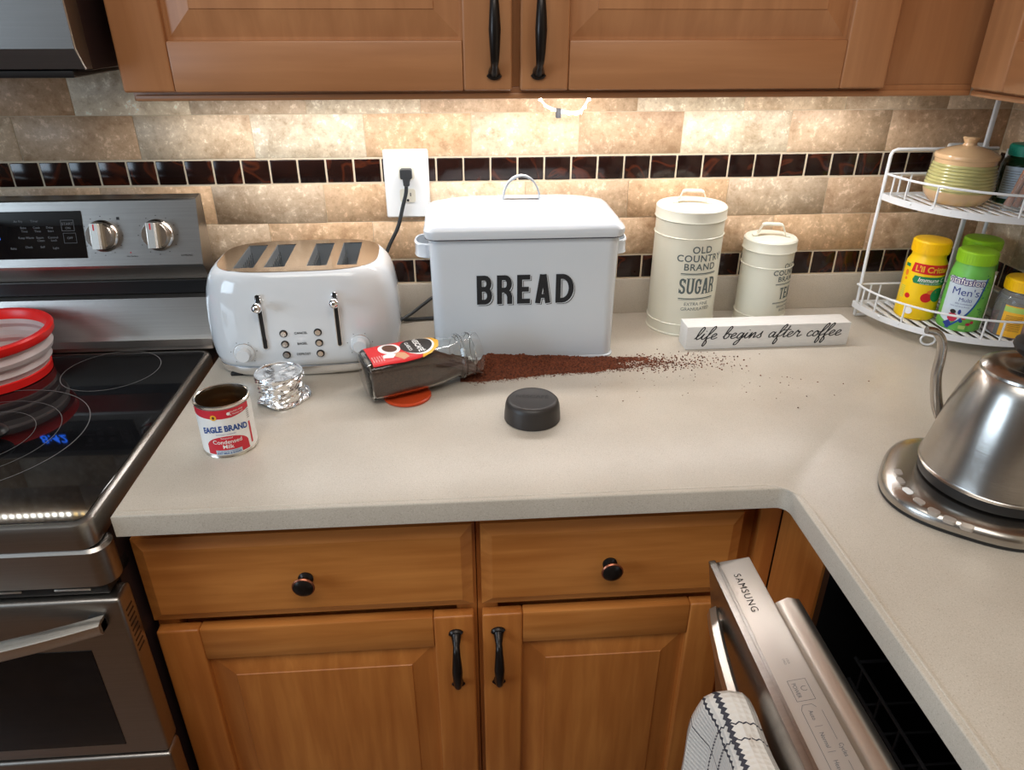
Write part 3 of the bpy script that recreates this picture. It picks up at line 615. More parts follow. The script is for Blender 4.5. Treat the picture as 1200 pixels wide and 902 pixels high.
# ------------------------------------------------------------ OUTLETS AND CORD
def outlet(x, z, label):
    r = thing('wall_outlet', label, 'outlet', (x, -.0110, z))
    g = G(); g.loft([rrect(.0415, .0625, .004, 4, 0), rrect(.0415, .0625, .004, 4, .003), rrect(.039, .060, .004, 4, .006)], mat4=FRONT); pl = g.build('cover_plate', M['white_p'], r)
    for s in (.021, -.021):
        g = G(); g.loft([[Vector((min(.0145, max(-.0145, .0172*cos(2*pi*i/32))), s+min(.0125, max(-.0125, .0172*sin(2*pi*i/32)))*1.0, q)) for i in range(32)] for q in (.004, .0073)], mat4=FRONT)
        rc = g.build('receptacle', M['almond'], pl)
        if s < 0:
            G().box(-.0068, -.0048, -.0079, -.0070, s-.002, s+.0055).box(.0045, .0062, -.0079, -.0070, s-.001, s+.0055).build('blade_slot', M['black'], pl)
            G().lathe([(0, 0), (.0024, 0), (.0024, .0006), (0, .0006)], 12, mat4=Matrix.Translation((0, -.0073, s-.0085)) @ FRONT).build('ground_hole', M['black'], pl)
    G().lathe([(0, 0), (.0022, 0), (.002, .0008), (0, .0008)], 12, mat4=Matrix.Translation((0, -.006, 0)) @ FRONT).build('screw', M['tin'], pl)
    return r
outlet(-.0985, 1.1845, 'white duplex wall outlet with a black plug above the toaster')
outlet(.986, 1.1845, 'white wall outlet half hidden behind the green pottery jar in the corner')
pc = thing('power_cord', 'black power cord with plug hanging from the outlet behind the toaster', 'cord', (-.0985, -.018, 1.2055))
g = G(); g.loft([rrect(.0105, .0085, .003, 4, 0), rrect(.0115, .0090, .003, 4, .010), rrect(.0105, .0085, .003, 4, .018)], mat4=FRONT)
g.loft([rrect(.0075, .0075, .003, 4, 0, 0, -.006), rrect(.0060, .0055, .003, 4, .010, 0, -.013)], mat4=Matrix.Translation((0, -.006, 0)) @ FRONT)
g.box(-.006, .006, -.018, -.006, -.022, -.006, .003); g.build('plug', M['cordm'], pc)
def W(x, y, z): return (x+.0985, y+.018, z-1.2055)
g = G(); g.tube([W(-.099, -.028, 1.188), W(-.101, -.028, 1.17), W(-.108, -.026, 1.147), W(-.121, -.024, 1.105), W(-.142, -.024, 1.065), W(-.158, -.03, 1.02), W(-.152, -.034, .96), W(-.128, -.036, .924), W(-.10, -.032, .9195), W(-.05, -.028, .9195), W(0, -.027, .9195)], .0036, 10, sm=6)
g.build('cable', M['cordm'], pc)
g = G(); g.tube([W(-.128, -.045, .922), W(-.105, -.036, .933), W(-.08, -.03, .950), W(-.055, -.027, .966), W(-.02, -.026, .972), W(.02, -.026, .965)], .0034, 10, sm=6); g.build('cable', M['cordm'], pc)

# ------------------------------------------------------------ TOASTER
r = thing('toaster', 'glossy white four-slice toaster with chrome levers beside the range', 'toaster', (-.2765, -.172, CT), R(2.5))
def se(hw, hd, z, n=3.2, k=72): 
    out = []
    for i in range(k):
        a = 2*pi*i/k; ca, sa = cos(a), sin(a); out.append(Vector((hw*math.copysign(abs(ca)**(2/n), ca), hd*math.copysign(abs(sa)**(2/n), sa), z)))
    return out
lv = [(.150, .096, .0215), (.157, .102, .0245), (.1600, .104, .036), (.1625, .106, .060), (.1625, .106, .095), (.160, .105, .125), (.156, .103, .150), (.150, .100, .168), (.143, .0965, .178), (.136, .0925, .184), (.132, .090, .1858)]
g = G(); g.loft([se(a, b, z, 3.4) for a, b, z in lv], cap1=False); body = g.build('body', M['white_g'], r, ang=60)
o_ = [(p.x, p.y) for p in se(.1325, .0905, 0, 3.4)]; sl = [-.083, -.034, .034, .083]
plate('top_plate', o_, [[(x-.0165, -.0655), (x-.0165, .0655), (x+.0165, .0655), (x+.0165, -.0655)] for x in sl], .0016, M['chrome_b'], Matrix.Translation((0, 0, .1855)), r, label='mottled steel top plate with four slots')
for x in sl:
    g = G()
    for a, b, c_, d in ((x-.0165, x-.0160, -.066, .066), (x+.0160, x+.0165, -.066, .066), (x-.0165, x+.0165, -.0665, -.066), (x-.0165, x+.0165, .066, .0665)): g.box(a, b, c_, d, .06, .185)
    g.box(x-.0165, x+.0165, -.0665, .0665, .058, .060)
    s_ = g.build('toast_slot', M['slotm'], r)
    g = G()
    for sx_ in (-.0115, .0115):
        for i in range(9): g.tube([(x+sx_, -.055+.0137*i, .065), (x+sx_, -.055+.0137*i, .176)], .0007, 5)
        g.tube([(x+sx_, -.06, .168), (x+sx_, .06, .168)], .0008, 5)
    g.box(x-.006, x+.006, -.055, .055, .115, .118, .001); g.box(x-.009, x+.009, .052, .0655, .140, .144)
    g.build('guide_wires', M['tin'], s_)
g = G(); g.loft([se(.150, .096, .004, 3.4), se(.155, .101, .010, 3.4), se(.1555, .1015, .0210, 3.4), se(.150, .096, .0225, 3.4)]); g.build('base_trim', M['chrome'], r, ang=50)
for sx_ in (-.115, .115):
    for sy_ in (-.07, .07): G().box(sx_-.016, sx_+.016, sy_-.012, sy_+.012, 0, .006, .002).build('foot', M['black'], r)
def TP(x, z):     # toaster local from world reading at y=-.275
    return x+.2765+.0, z-CT
yf = -.1055
for wx in (-.3345, -.2135):
    x = wx+.2765; 
    g = G(); g.loft([rrect(.0044, .0480, .0042, 5, -.004), rrect(.0044, .0480, .0042, 5, .0022), rrect(.0033, .0470, .0032, 5, .0022), rrect(.0033, .0470, .0032, 5, .0)], mat4=Matrix.Translation((x, yf-.0, .1065)) @ FRONT); ch = g.build('lever_channel', M['chrome'], r, ang=30)
    G().box(x-.0031, x+.0031, yf-.0012, yf+.001, .0600, .153, .0005).build('channel_slot', M['black'], ch)
    zl = 1.050-CT+.002 if wx < -.3 else 1.053-CT+.002
    g = G(); m4 = Matrix.Translation((x, yf-.018, zl)); t = bmesh.new(); bmesh.ops.create_uvsphere(t, u_segments=24, v_segments=16, radius=.0085); g._join(t, m4)
    g.tube([(x, yf-.013, zl), (x, yf, zl)], .0035, 12); g.build('lever', M['chrome'], r)
for wx, cap in ((-.303, 0), (-.2475, 1)):
    for z in (.999, .980, .9605):
        m4 = Matrix.Translation((wx+.2765, yf, z-CT)) @ FRONT
        bt = G().lathe([(0, -.002), (.0066, -.002), (.0066, .0012), (.0050, .0014), (0, .0014)], 24, mat4=m4).build('button', M['black'], r)
        G().lathe([(.0049, .0012), (.0049, .0026), (.0042, .0034), (0, .0036)], 24, mat4=m4).build('button_cap', M['chrome_b'], bt)
P = []
for s, z in (('CANCEL', .999), ('BAGEL', .980), ('DEFROST', .961)): P += mv(textpolys(s, .0055, bold=.0001), -.275+.2765, z-CT)
decal('button_lettering', P, M['ink'], flat(0, yf-.0008, 0), r)
for wx, z in ((-.371, .967), (-.1805, .974)):
    m4 = Matrix.Translation((wx+.2765, yf, z-CT)) @ FRONT
    kb = G().lathe([(0, -.003), (.0165, -.003), (.0168, .001), (.0150, .0022), (.0118, .0025), (.0115, .012), (.0106, .0138), (0, .014)], 40, mat4=m4).build('browning_knob', M['white_g'], r)
    G().tube([(wx+.2765+.0166*cos(R(q)), yf-.0006, z-CT+.0166*sin(R(q))) for q in range(0, 360, 12)], .0007, 6, closed=True).build('knob_bezel', M['chrome'], kb)
    P = []
    for a in range(-135, 136, 54): P += ell(wx+.2765+.021*sin(R(a)), z-CT+.021*cos(R(a)), .0008, .0008, 8)
    decal('dial_marks', P, M['ink'], flat(0, yf+.0002, 0), r)

# ------------------------------------------------------------ BREAD BIN
r = thing('bread_bin', 'pale grey-blue enamel bread bin lettered BREAD against the wall', 'bread bin', (.1065, -.133, CT))
g = G(); g.loft([rrect(.158, .090, .020, 6, .002), rrect(.160, .092, .021, 6, .004), rrect(.1605, .0925, .022, 6, .12), rrect(.1620, .0935, .022, 6, .232)]); g.build('body', M['bin'], r)
g = G(); g.loft([rrect(.1605, .0925, .021, 6, 0), rrect(.1625, .0945, .022, 6, .001), rrect(.1625, .0945, .022, 6, .003), rrect(.1605, .0925, .021, 6, .0045)]); g.build('base_rim', M['bin'], r)
g = G(); L = [(.1655, .098, .223), (.1675, .100, .223), (.1695, .102, .230), (.1692, .1017, .236), (.166, .099, .241), (.158, .092, .2455), (.120, .066, .2565), (.085, .042, .264), (.072, .032, .2660), (.05, .02, .2665)]
g.loft([rrect(a, b, .022 if z < .245 else .012, 6, z) for a, b, z in L]); lid = g.build('lid', M['bin'], r, ang=30); lid['label'] = 'white hipped lid'
G().tube([(p.x, p.y, .2232) for p in rrect(.1668, .0993, .022, 6)], .0014, 6, closed=True).build('lid_rim', M['navy'], lid)
g = G(); P = [(-.035+.0*a, 0, .264) for a in (0,)]+[(.033*-cos(R(a)), 0, .268+.040*sin(R(a))) for a in range(0, 181, 15)]+[(.035, 0, .264)]
g.loft([[Vector((p[0]*(1-k/ .06 if 0 else 1), y_, p[2])) for p in [((P[i][0]*(1 if sgn > 0 else .92)), 0, P[i][2]-(0 if sgn > 0 else .0028)) for sgn in (1, -1) for i in (range(len(P)) if sgn > 0 else range(len(P)-1, -1, -1))]] for y_ in (-.006, .006) for k in (0,)])
g.box(-.045, -.031, -.008, .008, .2635, .2675, .001); g.box(.031, .045, -.008, .008, .2635, .2675, .001)
g.build('lid_handle', M['bin'], lid, ang=40)
for s in (-1, 1):
    g = G()
    for i, (rad, th, z) in enumerate(((.0, .0, 0),)):
        pts = [(s*(.160), -.034, 0), (s*.170, -.034, 0), (s*.182, -.026, 0), (s*.187, -.012, 0), (s*.188, 0, 0), (s*.187, .012, 0), (s*.182, .026, 0), (s*.170, .034, 0), (s*.160, .034, 0)]
        P, _ = smooth([Vector(p) for p in pts], [1]*9, 4)
        c_ = Vector((s*.160, 0, 0))
        g.loft([[(p.x+s*a*(1 if abs(p.y) < .03 else .2), p.y*(1+a*20), .186+b) for a, b in ((0, -.012), (.0012, -.012), (.0022, -.011), (.0012, -.008), (.0012, .008), (.0022, .011), (.0012, .012), (0, .012))] for p in P])
    g.build('side_handle', M['bin'], r, ang=40)
    G().tube([(p.x, p.y, .198) for p in P], .0016, 6).build('handle_rim', M['bin'], r)
# slab lettering
def arc(cx, cy, rx, ry, a0, a1, n=8): return [(cx+rx*cos(R(a0+(a1-a0)*i/n)), cy+ry*sin(R(a0+(a1-a0)*i/n))) for i in range(n+1)]
def block(ch, w, h, t):
    x0, x1, y0, y1 = t/2, w-t/2, t/2, h-t/2; ym = h*.53
    V = ribbon([(x0, 0), (x0, h)], t)
    if ch == 'B': return V+ribbon([(0, y1), (x1-.3*w, y1)]+arc(x1-.3*w, (y1+ym)/2, .27*w, (y1-ym)/2, 90, -90)+[(x0, ym)], t)+ribbon([(0, ym), (x1-.3*w, ym)]+arc(x1-.3*w, (y0+ym)/2, .3*w, (ym-y0)/2, 90, -90)+[(0, y0)], t)
    if ch == 'R': return V+ribbon([(0, y1), (x1-.3*w, y1)]+arc(x1-.3*w, (y1+ym*.92)/2, .28*w, (y1-ym*.92)/2, 90, -90)+[(x0, ym*.92)], t)+ribbon([(x1-.3*w, ym*.92), (x1-.08*w, ym*.72), (x1, ym*.5), (x1, 0)], t)
    if ch == 'E': return V+ribbon([(0, y1), (w, y1)], t)+ribbon([(0, h*.5), (w*.9, h*.5)], t)+ribbon([(0, y0), (w, y0)], t)
    if ch == 'A': return ribbon([(t*.55, 0), (w*.5-t*.12, h)], t*1.05)+ribbon([(w-t*.55, 0), (w*.5+t*.12, h)], t*1.05)+ribbon([(w*.25, h*.25), (w*.75, h*.25)], t*.8)+ribbon([(w*.5-t*.6, h-t*.25), (w*.5+t*.6, h-t*.25)], t*.5)
    if ch == 'D': return V+ribbon([(0, y1), (w*.35, y1)]+arc(w*.35, h/2, x1-w*.35, h/2-t/2, 90, -90, 12)+[(0, y0)], t)
    if ch == 'S': return ribbon([(x1, h*.74), (x1, h*.8)]+arc(w/2, h*.78, w/2-t/2, h*.22-t/2, 10, 180, 8)+arc(w/2, h*.72, w/2-t/2, h*.2, 180, 265, 4)+arc(w/2, h*.28, w/2-t/2, h*.2, 85, 0, 4)+arc(w/2, h*.22, w/2-t/2, h*.22-t/2, 0, -180, 8)+[(x0, h*.26)], t)
    if ch == 'U': return ribbon([(x0, h), (x0, h*.3)]+arc(w/2, h*.3, w/2-t/2, h*.3-t/2, 180, 360, 10)+[(x1, h)], t)
    if ch == 'G': return ribbon([(x1, h*.70)]+arc(w/2, h*.68, w/2-t/2, h*.32-t/2, 0, 180, 10)+arc(w/2, h*.32, w/2-t/2, h*.32-t/2, 180, 360, 10)+[(x1, h*.45)], t)+ribbon([(w*.5, h*.44), (w, h*.44)], t*.7)
    if ch == 'T': return ribbon([(w/2, 0), (w/2, h)], t)+ribbon([(0, h-t*.4), (w, h-t*.4)], t*.8)
    return []
def serifs(ch, w, h, t):
    s = t*.35; e = t*.9; q = []
    def b(x, y): return rect(x-e, x+e, y-s/2, y+s/2)
    if ch == 'U': q = b(t/2, h)+b(w-t/2, h)
    if ch == 'A': q = b(t*.55, 0)+b(w-t*.55, 0)
    if ch == 'R': q = b(t/2, 0)+b(w-t*.4, 0)+b(t/2, h)
    if ch == 'T': q = b(w/2, 0)+rect(0, t*.35, h*.76, h)+rect(w-t*.35, w, h*.76, h)
    if ch == 'E': q = b(t/2, 0)+b(t/2, h)+rect(w-t*.35, w, 0, h*.24)+rect(w-t*.35, w, h*.76, h)
    if ch == 'S': q = rect(w-t*.3, w, h*.66, h*.96)+rect(0, t*.3, h*.04, h*.34)
    if ch == 'G': q = rect(w-t*.3, w, h*.66, h*.96)
    return q
def word(s, w, h, t, gap, ser=False, ws=None):
    P = []; x = 0
    for i, c in enumerate(s):
        ww = (ws[i] if ws else 1)*w
        P += mv(block(c, ww, h, t)+(serifs(c, ww, h, t) if ser else []), x); x += ww+gap
    return mv(P, -(x-gap)/2, -h/2)
bw = word('BREAD', .0262, .0520, .0088, .0084, ws=(1, 1, .86, 1.05, 1.2))
BX, BZ = .0005, 1.0475-CT
yb = -.0928
decal('letter_shadow', mv(bw, BX+.0024, BZ-.0024), M['ink'], flat(0, yb-.0003, 0), r)
decal('letter_gap', mv(bw, BX+.0014, BZ-.0014), M['bin'], flat(0, yb-.0006, 0), r)
decal('lettering', mv(bw, BX, BZ), M['ink'], flat(0, yb-.0009, 0), r)['label'] = 'black block letters BREAD'

# ------------------------------------------------------------ CANISTERS
def canister(x, y, rad, h, label, wordpolys, small, face, tsz, group):
    r = thing('canister', label, 'canister', (x, y, CT), 0, group)
    g = G(); g.lathe([(0, 0), (rad+.001, 0), (rad+.0018, .0015), (rad+.001, .003), (rad, .004), (rad, .020), (rad, .0215), (rad+.0017, .0228), (rad, .0241), (rad, h-.0575), (rad+.0017, h-.0560), (rad, h-.0545), (rad, h-.028), (rad-.004, h-.026)], 72); g.build('body', M['cream'], r)
    g = G(); g.lathe([(rad-.002, h-.028), (rad+.0018, h-.028), (rad+.0028, h-.0265), (rad+.0018, h-.025), (rad+.0016, h-.008), (rad-.001, h-.005), (rad-.006, h-.0045), (rad-.008, h-.006), (rad-.012, h-.0055), (0, h-.002)], 72)
    lid = g.build('lid', M['cream'], r)
    hw = .027; g = G()
    P = [(-hw-.008, h-.004), (-hw, h-.003), (-hw+.004, h+.006), (-hw+.008, h+.016), (-hw+.014, h+.018), (hw-.014, h+.018), (hw-.008, h+.016), (hw-.004, h+.006), (hw, h-.003), (hw+.008, h-.004)]
    a = R(-12)
    g.loft([[Vector((px*cos(a)-yy*sin(a), px*sin(a)+yy*cos(a), pz+q)) for q, yy in ((-.001, -.0065), (.0020, -.0068), (.0030, -.0055), (.0020, 0), (.0030, .0055), (.0020, .0068), (-.001, .0065))] for px, pz in P]); g.build('lid_handle', M['cream'], lid, ang=30)
    k = tsz*1.16
    P = mv(textpolys('OLD', .0155*k, bold=.0003, spacing=1.1), 0, .048*k)+mv(textpolys('COUNTRY', .0155*k, bold=.0003, spacing=1.1), 0, .034*k)+mv(textpolys('BRAND', .0155*k, bold=.0003, spacing=1.1), 0, .020*k)
    P += ribbon([(-.031*k, .0095*k), (.031*k, .0095*k)], .0016*k)+ribbon([(-.031*k, .0122*k-.0047*k), (.031*k, .0122*k-.0047*k)], .0005*k)
    P += mv(wordpolys, 0, -.0115*k, s=k)+ribbon([(-.031*k, -.0325*k), (.031*k, -.0325*k)], .0016*k)+ribbon([(-.031*k, -.0347*k), (.031*k, -.0347*k)], .0005*k)
    for i, s in enumerate(small): P += mv(textpolys(s, .0078*k), 0, (-.042-.0085*i)*k)
    decal('lettering', P, M['inkg'], cyl(rad, face, h*.465), r, cell=.006)['label'] = 'grey green printed words'
sg = word('SUGAR', .0100, .0260, .0034, .0022, True, (1, 1.1, 1.05, 1.15, 1.1))
tg = word('TEA', .0100, .0250, .0034, .0024, True, (1, .95, 1.15))
canister(.430, -.081, .0635, .246, 'tall cream metal canister printed SUGAR beside the bread bin', sg, ('EXTRA FINE', 'GRANULATED'), R(9), 1.0, 'cream metal canisters')
canister(.597, -.070, .0485, .178, 'small cream metal canister printed TEA behind the wooden sign', tg, ('BREAKFAST', 'BLEND'), R(37), .78, 'cream metal canisters')

# ------------------------------------------------------------ WOODEN SIGN
r = thing('wooden_sign', 'long white block sign reading life begins after coffee', 'sign', (.5625, -.1845, CT), R(.4))
g = G(); g.box(-.1555, .1555, -.0215, .0215, 0, .0455, .0012); g.build('block', M['whitewood'], r)
SC = {
 'l': ([[(0, .1), (.35, .9), (.55, 1.8), (.42, 2.25), (.22, 1.8), (.15, .5), (.3, 0), (.6, .25)]], .58),
 'i': ([[(0, .25), (.22, 1), (.15, .3), (.3, 0), (.55, .25)], [(.3, 1.45), (.34, 1.55)]], .52),
 'f': ([[(0, .25), (.4, 1.2), (.6, 2.0), (.48, 2.35), (.26, 1.7), (.15, 0), (.1, -1.0), (.25, -1.25), (.38, -.6), (.2, 0), (.55, .3)]], .56),
 'e': ([[(0, .25), (.35, .5), (.5, .85), (.3, 1.02), (.08, .55), (.2, .05), (.45, .05), (.72, .3)]], .68),
 'b': ([[(0, .3), (.3, 1.2), (.46, 2.0), (.3, 2.25), (.14, 1.6), (.1, .3), (.3, 0), (.55, .3), (.52, .85), (.36, .9), (.8, .8)]], .76),
 'g': ([[(.58, .9), (.3, 1.02), (.08, .55), (.16, .06), (.42, .15), (.62, .95), (.58, -.1), (.42, -1.05), (.15, -1.15), (.2, -.6), (.8, .3)]], .76),
 'n': ([[(0, .25), (.2, 1.0), (.18, .0), (.4, .8), (.58, 1.0), (.62, .5), (.6, .08), (.9, .3)]], .86),
 's': ([[(0, .25), (.35, .85), (.4, 1.15), (.42, .6), (.5, .2), (.3, 0), (.1, .15)]], .62),
 'a': ([[(.56, .85), (.3, 1.02), (.08, .55), (.16, .06), (.42, .15), (.62, .95), (.58, .2), (.7, 0), (.92, .3)]], .86),
 't': ([[(0, .25), (.3, 1.2), (.4, 2.0), (.25, .4), (.36, 0), (.62, .28)], [(-.05, 1.25), (.35, 1.38), (.75, 1.32)]], .58),
 'r': ([[(0, .25), (.22, 1.1), (.32, 1.15), (.36, .9), (.56, .92), (.5, .3), (.6, 0), (.95, .35)]], .80),
 'c': ([[(.5, .8), (.36, 1.02), (.1, .6), (.16, .08), (.4, .02), (.7, .3)]], .64),
 'o': ([[(.34, 1.0), (.1, .65), (.14, .1), (.36, .02), (.56, .45), (.46, .9), (.3, .98), (.5, .72), (.8, .8)]], .66)}
P = []; x = 0
for ch in 'life begins after coffee':
    if ch == ' ': x += .75; continue
    st, adv = SC[ch]
    for s in st: P += ribbon([(x+px*1.12+py*.28, py) for px, py in s], .15, sm=5)
    x += adv*1.12
sw = .268/x
decal('lettering', mv([[(a-x/2-.1, b) for a, b in p] for p in P], .0, .0205, s=.0108, sx=sw*1.04), M['ink'], flat(0, -.0215, 0, .0004), r)['label'] = 'black handwritten script'

# ------------------------------------------------------------ COFFEE JAR, LID, SPILL
ja = R(20)
r = thing('coffee_jar', 'toppled glass instant coffee jar with a red label spilling onto the worktop', 'jar', (-.163, -.353, CT+.036), 0)
r.rotation_euler = (0, R(-1.5), ja)
# jar local: axis along +x, base at 0
def jsec(x, hw, hh, n, k=56, zc=0):
    out = []
    for i in range(k):
        a = 2*pi*i/k; ca, sa = cos(a), sin(a); out.append(Vector((x, hw*math.copysign(abs(ca)**(2/n), ca), zc+hh*math.copysign(abs(sa)**(2/n), sa))))
    return out
J = [(.000, .036, .026, 5), (.002, .040, .030, 5), (.008, .0425, .0325, 5), (.035, .0425, .0330, 5), (.070, .0420, .0335, 4.4), (.100, .0410, .0345, 3.6), (.122, .0395, .0355, 2.8), (.140, .0365, .0350, 2.2), (.150, .0345, .0340, 2), (.156, .0345, .0345, 2), (.160, .0385, .0385, 2), (.163, .0388, .0388, 2), (.166, .0365, .0365, 2), (.178, .0365, .0365, 2), (.180, .0378, .0378, 2), (.182, .0365, .0365, 2), (.192, .0368, .0368, 2), (.1945, .0355, .0355, 2)]
outer = [jsec(*j) for j in J]
inner = [jsec(max(x, .004)-.0 if k else .004, hw-.0024, hh-.0024, n) for k, (x, hw, hh, n) in enumerate(J)][::-1]
inner[-1] = jsec(.0045, .030, .020, 5); 
g = G(); g.loft(outer+inner); g.build('glass', M['glass'], r, ang=30)
# coffee inside: level tilts toward the mouth
def cut(x, hw, hh, n, top):
    return [Vector((p.x, p.y, min(p.z, top+.0015*sin(p.y*300+x*90)))) for p in jsec(x, hw-.0030, hh-.0030, n)]
g = G(); g.loft([cut(max(x, .006), hw, hh, n, .021-.46*max(0, x-.092)) for x, hw, hh, n in J[1:-1]]); g.build('coffee_fill', M['coffeei'], r, ang=60)
# label on the upper face, wrapping a little
def jl(u, v):   # u along axis 0..  v across -.05...05 ; on top (z+) toward camera (-y)
    x = u
    for a, b in zip(J[:-1], J[1:]):
        if a[0] <= x <= b[0]: break
    t = (x-a[0])/max(1e-6, b[0]-a[0]); hw, hh, n = (a[i]+(b[i]-a[i])*t for i in (1, 2, 3))
    # arc param: angle from top
    y = v; yy = max(-.9995, min(.9995, y/(hw+.0005)))
    z = (hh+.0006)*(1-abs(yy)**n)**(1/n)
    return (x, y, z)
lab = [(.012, -.036)]+[(.012+.0*i, -.036) for i in range(0)]
oval = [(.010, -.037), (.060, -.038), (.085, -.036), (.105, -.030), (.120, -.018), (.126, 0), (.120, .018), (.105, .030), (.085, .036), (.060, .038), (.010, .037)]
def cell(x): return (.006, .006)
decal('label', [oval], M['p_red'], jl, r, cell=(.005, .004))['label'] = 'red printed label'
lift = lambda f, e: (lambda u, v: (lambda p: (p[0], p[1], p[2]+e))(f(u, v)))
decal('label_trim', [[(x*1.0+.002, y*1.0) for x, y in [(.088, -.036), (.105, -.030), (.120, -.018), (.126, 0), (.120, .018), (.105, .030), (.088, .036), (.094, .020), (.098, 0), (.094, -.020)]]], M['p_gold'], lift(jl, .0002), r, cell=(.005, .004))
decal('label_badge', ell(.092, 0, .027, .030, 30), M['p_white'], lift(jl, .0004), r, cell=(.005, .004))
decal('label_badge', ell(.090, .001, .026, .028, 30), M['p_dark'], lift(jl, .0006), r, cell=(.005, .004))
decal('label_picture', ell(.047, .008, .017, .021, 24, .3), M['p_white'], lift(jl, .0003), r, cell=(.005, .004))
decal('label_picture', ell(.048, .009, .011, .015, 24, .3), M['p_brown'], lift(jl, .0005), r, cell=(.005, .004))
decal('label_picture', [[(.045, -.020), (.060, -.034), (.070, -.030), (.066, -.016), (.056, -.010)]], M['p_tan'], lift(jl, .0003), r, cell=(.005, .004))
decal('label_picture', [[(.030, -.022), (.045, -.026), (.052, -.016), (.044, -.008), (.032, -.012)]], M['p_white'], lift(jl, .0004), r, cell=(.005, .004))
P = [[(.094-b, a) for a, b in p] for p in mv(textpolys('NESCAFÉ', .0125, bold=.0004, sx=.95), 0, 0)]
P = [[(.097-(b), -a*-1) for a, b in p] for p in textpolys('NESCAFÉ', .0125, bold=.0004)]
TX = lambda s, size, u, v, b=.0003: [[(u+bb, v-aa) for aa, bb in p] for p in textpolys(s, size, bold=b)]
decal('label_lettering', TX('NESCAFÉ', .0125, .092, .001)+TX('CLASICO', .0080, .077, .001, .0001), M['p_white'], lift(jl, .0009), r, cell=(.004, .004))
P = []
for i in range(5): P += TX('instant coffee', .0035, .030-.004*i, -.020, .0)
decal('label_lettering', P, M['p_white'], lift(jl, .0006), r)
# orange lid under the jar
r = thing('plastic_cap', 'translucent orange plastic lid trapped under the toppled coffee jar', 'lid', (-.096, -.354, CT))
G().lathe([(0, 0), (.036, 0), (.0385, .0015), (.0385, .004), (.036, .0055), (.032, .0045), (0, .0045)], 48).build('disc', M['orange'], r)
# lift the jar so that it rests on the cap
bpy.data.objects['coffee_jar'].location.z = CT+.0395
r = thing('jar_lid', 'dark brown plastic jar lid standing on the worktop in front of the bin', 'lid', (.100, -.437, CT))
G().lathe([(.037, .001), (.0415, 0), (.0432, .0015), (.0430, .008), (.0415, .024), (.0398, .030), (.0365, .0335), (.0335, .0342), (.031, .0335), (0, .0335)], 72).build('shell', M['lid'], r)
decal('lettering', mv([[(a*cos(R(-8))-b*sin(R(-8)), a*sin(R(-8))+b*cos(R(-8))) for a, b in p] for p in textpolys('NESCAFÉ', .0125, bold=.0003)], .0, .006), M['lidt'], lambda u, v: (u, v, .0338), r)
# coffee heap
hp = [(-.005, -.345, .002), (.03, -.335, .008), (.06, -.318, .018), (.10, -.300, .020), (.15, -.285, .018), (.20, -.278, .014), (.25, -.268, .009), (.30, -.262, .004), (.33, -.258, .0015)]
bmh = bmesh.new(); nx, ny = 190, 60; XS = (-.01, .345); rowsv = []
def frt(x):
    P_ = [(-.01, -.305), (.02, -.311), (.079, -.302), (.153, -.290), (.228, -.287), (.292, -.268), (.34, -.255)]
    for a, b in zip(P_[:-1], P_[1:]):
        if x <= b[0]: break
    q = max(0, min(1, (x-a[0])/(b[0]-a[0]))); return a[1]+q*(b[1]-a[1])+noise.noise(Vector((x*70, 2, 2)))*.005
def hh_(x, y):
    # ridge height and half widths as a function of x
    t = max(0, min(1, x/.292+noise.noise(Vector((x*20, y*130, 6)))*.05)); yc = -.292+.028*t-.02*(1-min(1, abs(x-.02)/.05)) ; back = -.228-.012*t**4 ; front = frt(x)
    if x < .04: back = -.305+max(0, x+.005)*1.75
    hgt = .025*(1-t)**.9+.0015*(1-t)
    if x < .03: hgt *= max(0, min(1, (x+.002)/.034))
    yc = front+.72*(back-front)
    if y < yc: q = (y-front)/max(1e-4, yc-front)
    else: q = (back+.010-y)/max(1e-4, back+.010-yc)
    n = noise.noise(Vector((x*45, y*45, 3)))*.0035+noise.noise(Vector((x*180, y*180, 9)))*.0022
    if q <= -.15: return -.002
    return hgt*max(0, min(1, q))**.8+n*min(1, max(0, q)*3+.0)-(.0008 if q < .05 else 0)
for j in range(ny+1):
    y = -.360+j*(.140)/ny
    rowsv.append([bmh.verts.new((XS[0]+(XS[1]-XS[0])*i/nx, y, CT+max(.0002, hh_(XS[0]+(XS[1]-XS[0])*i/nx, y)))) for i in range(nx+1)])
for j in range(ny):
    for i in range(nx):
        q = (rowsv[j][i], rowsv[j][i+1], rowsv[j+1][i+1], rowsv[j+1][i])
        if max(v.co.z for v in q) > CT+.0004: bmh.faces.new(q)
bmesh.ops.delete(bmh, geom=[v for v in bmh.verts if not v.link_faces], context='VERTS')
g = G(); g.bm.free(); g.bm = bmh; hpo = g.build('coffee_heap', M['coffee'], smooth=True, ang=50); prop(hpo, 'heap of brown instant coffee spilled along the foot of the bread bin', 'coffee', kind='stuff')
# granules
V = []; F = []
def gran(x, y, z, s):
    b = len(V); a = random.random()*6.28; k = [random.uniform(.6, 1.15) for _ in range(6)]
    for i, (dx, dy, dz) in enumerate(((1, 0, 0), (0, 1, 0), (-1, 0, 0), (0, -1, 0), (0, 0, 1), (0, 0, -1))):
        V.append((x+s*k[i]*(dx*cos(a)-dy*sin(a)), y+s*k[i]*(dx*sin(a)+dy*cos(a)), z+s*.7*k[i]*dz+s*.5))
    for f in ((0, 1, 4), (1, 2, 4), (2, 3, 4), (3, 0, 4), (1, 0, 5), (2, 1, 5), (3, 2, 5), (0, 3, 5)): F.append(tuple(b+q for q in f))
rnd = random.Random(3); cnt = 0
while cnt < 5600:      # on the heap
    x = rnd.uniform(0, .31); y = rnd.uniform(-.34, -.226); h = hh_(x, y)
    if h > .001: gran(x, y, CT+h-.0004, rnd.uniform(.0009, .0021)); cnt += 1
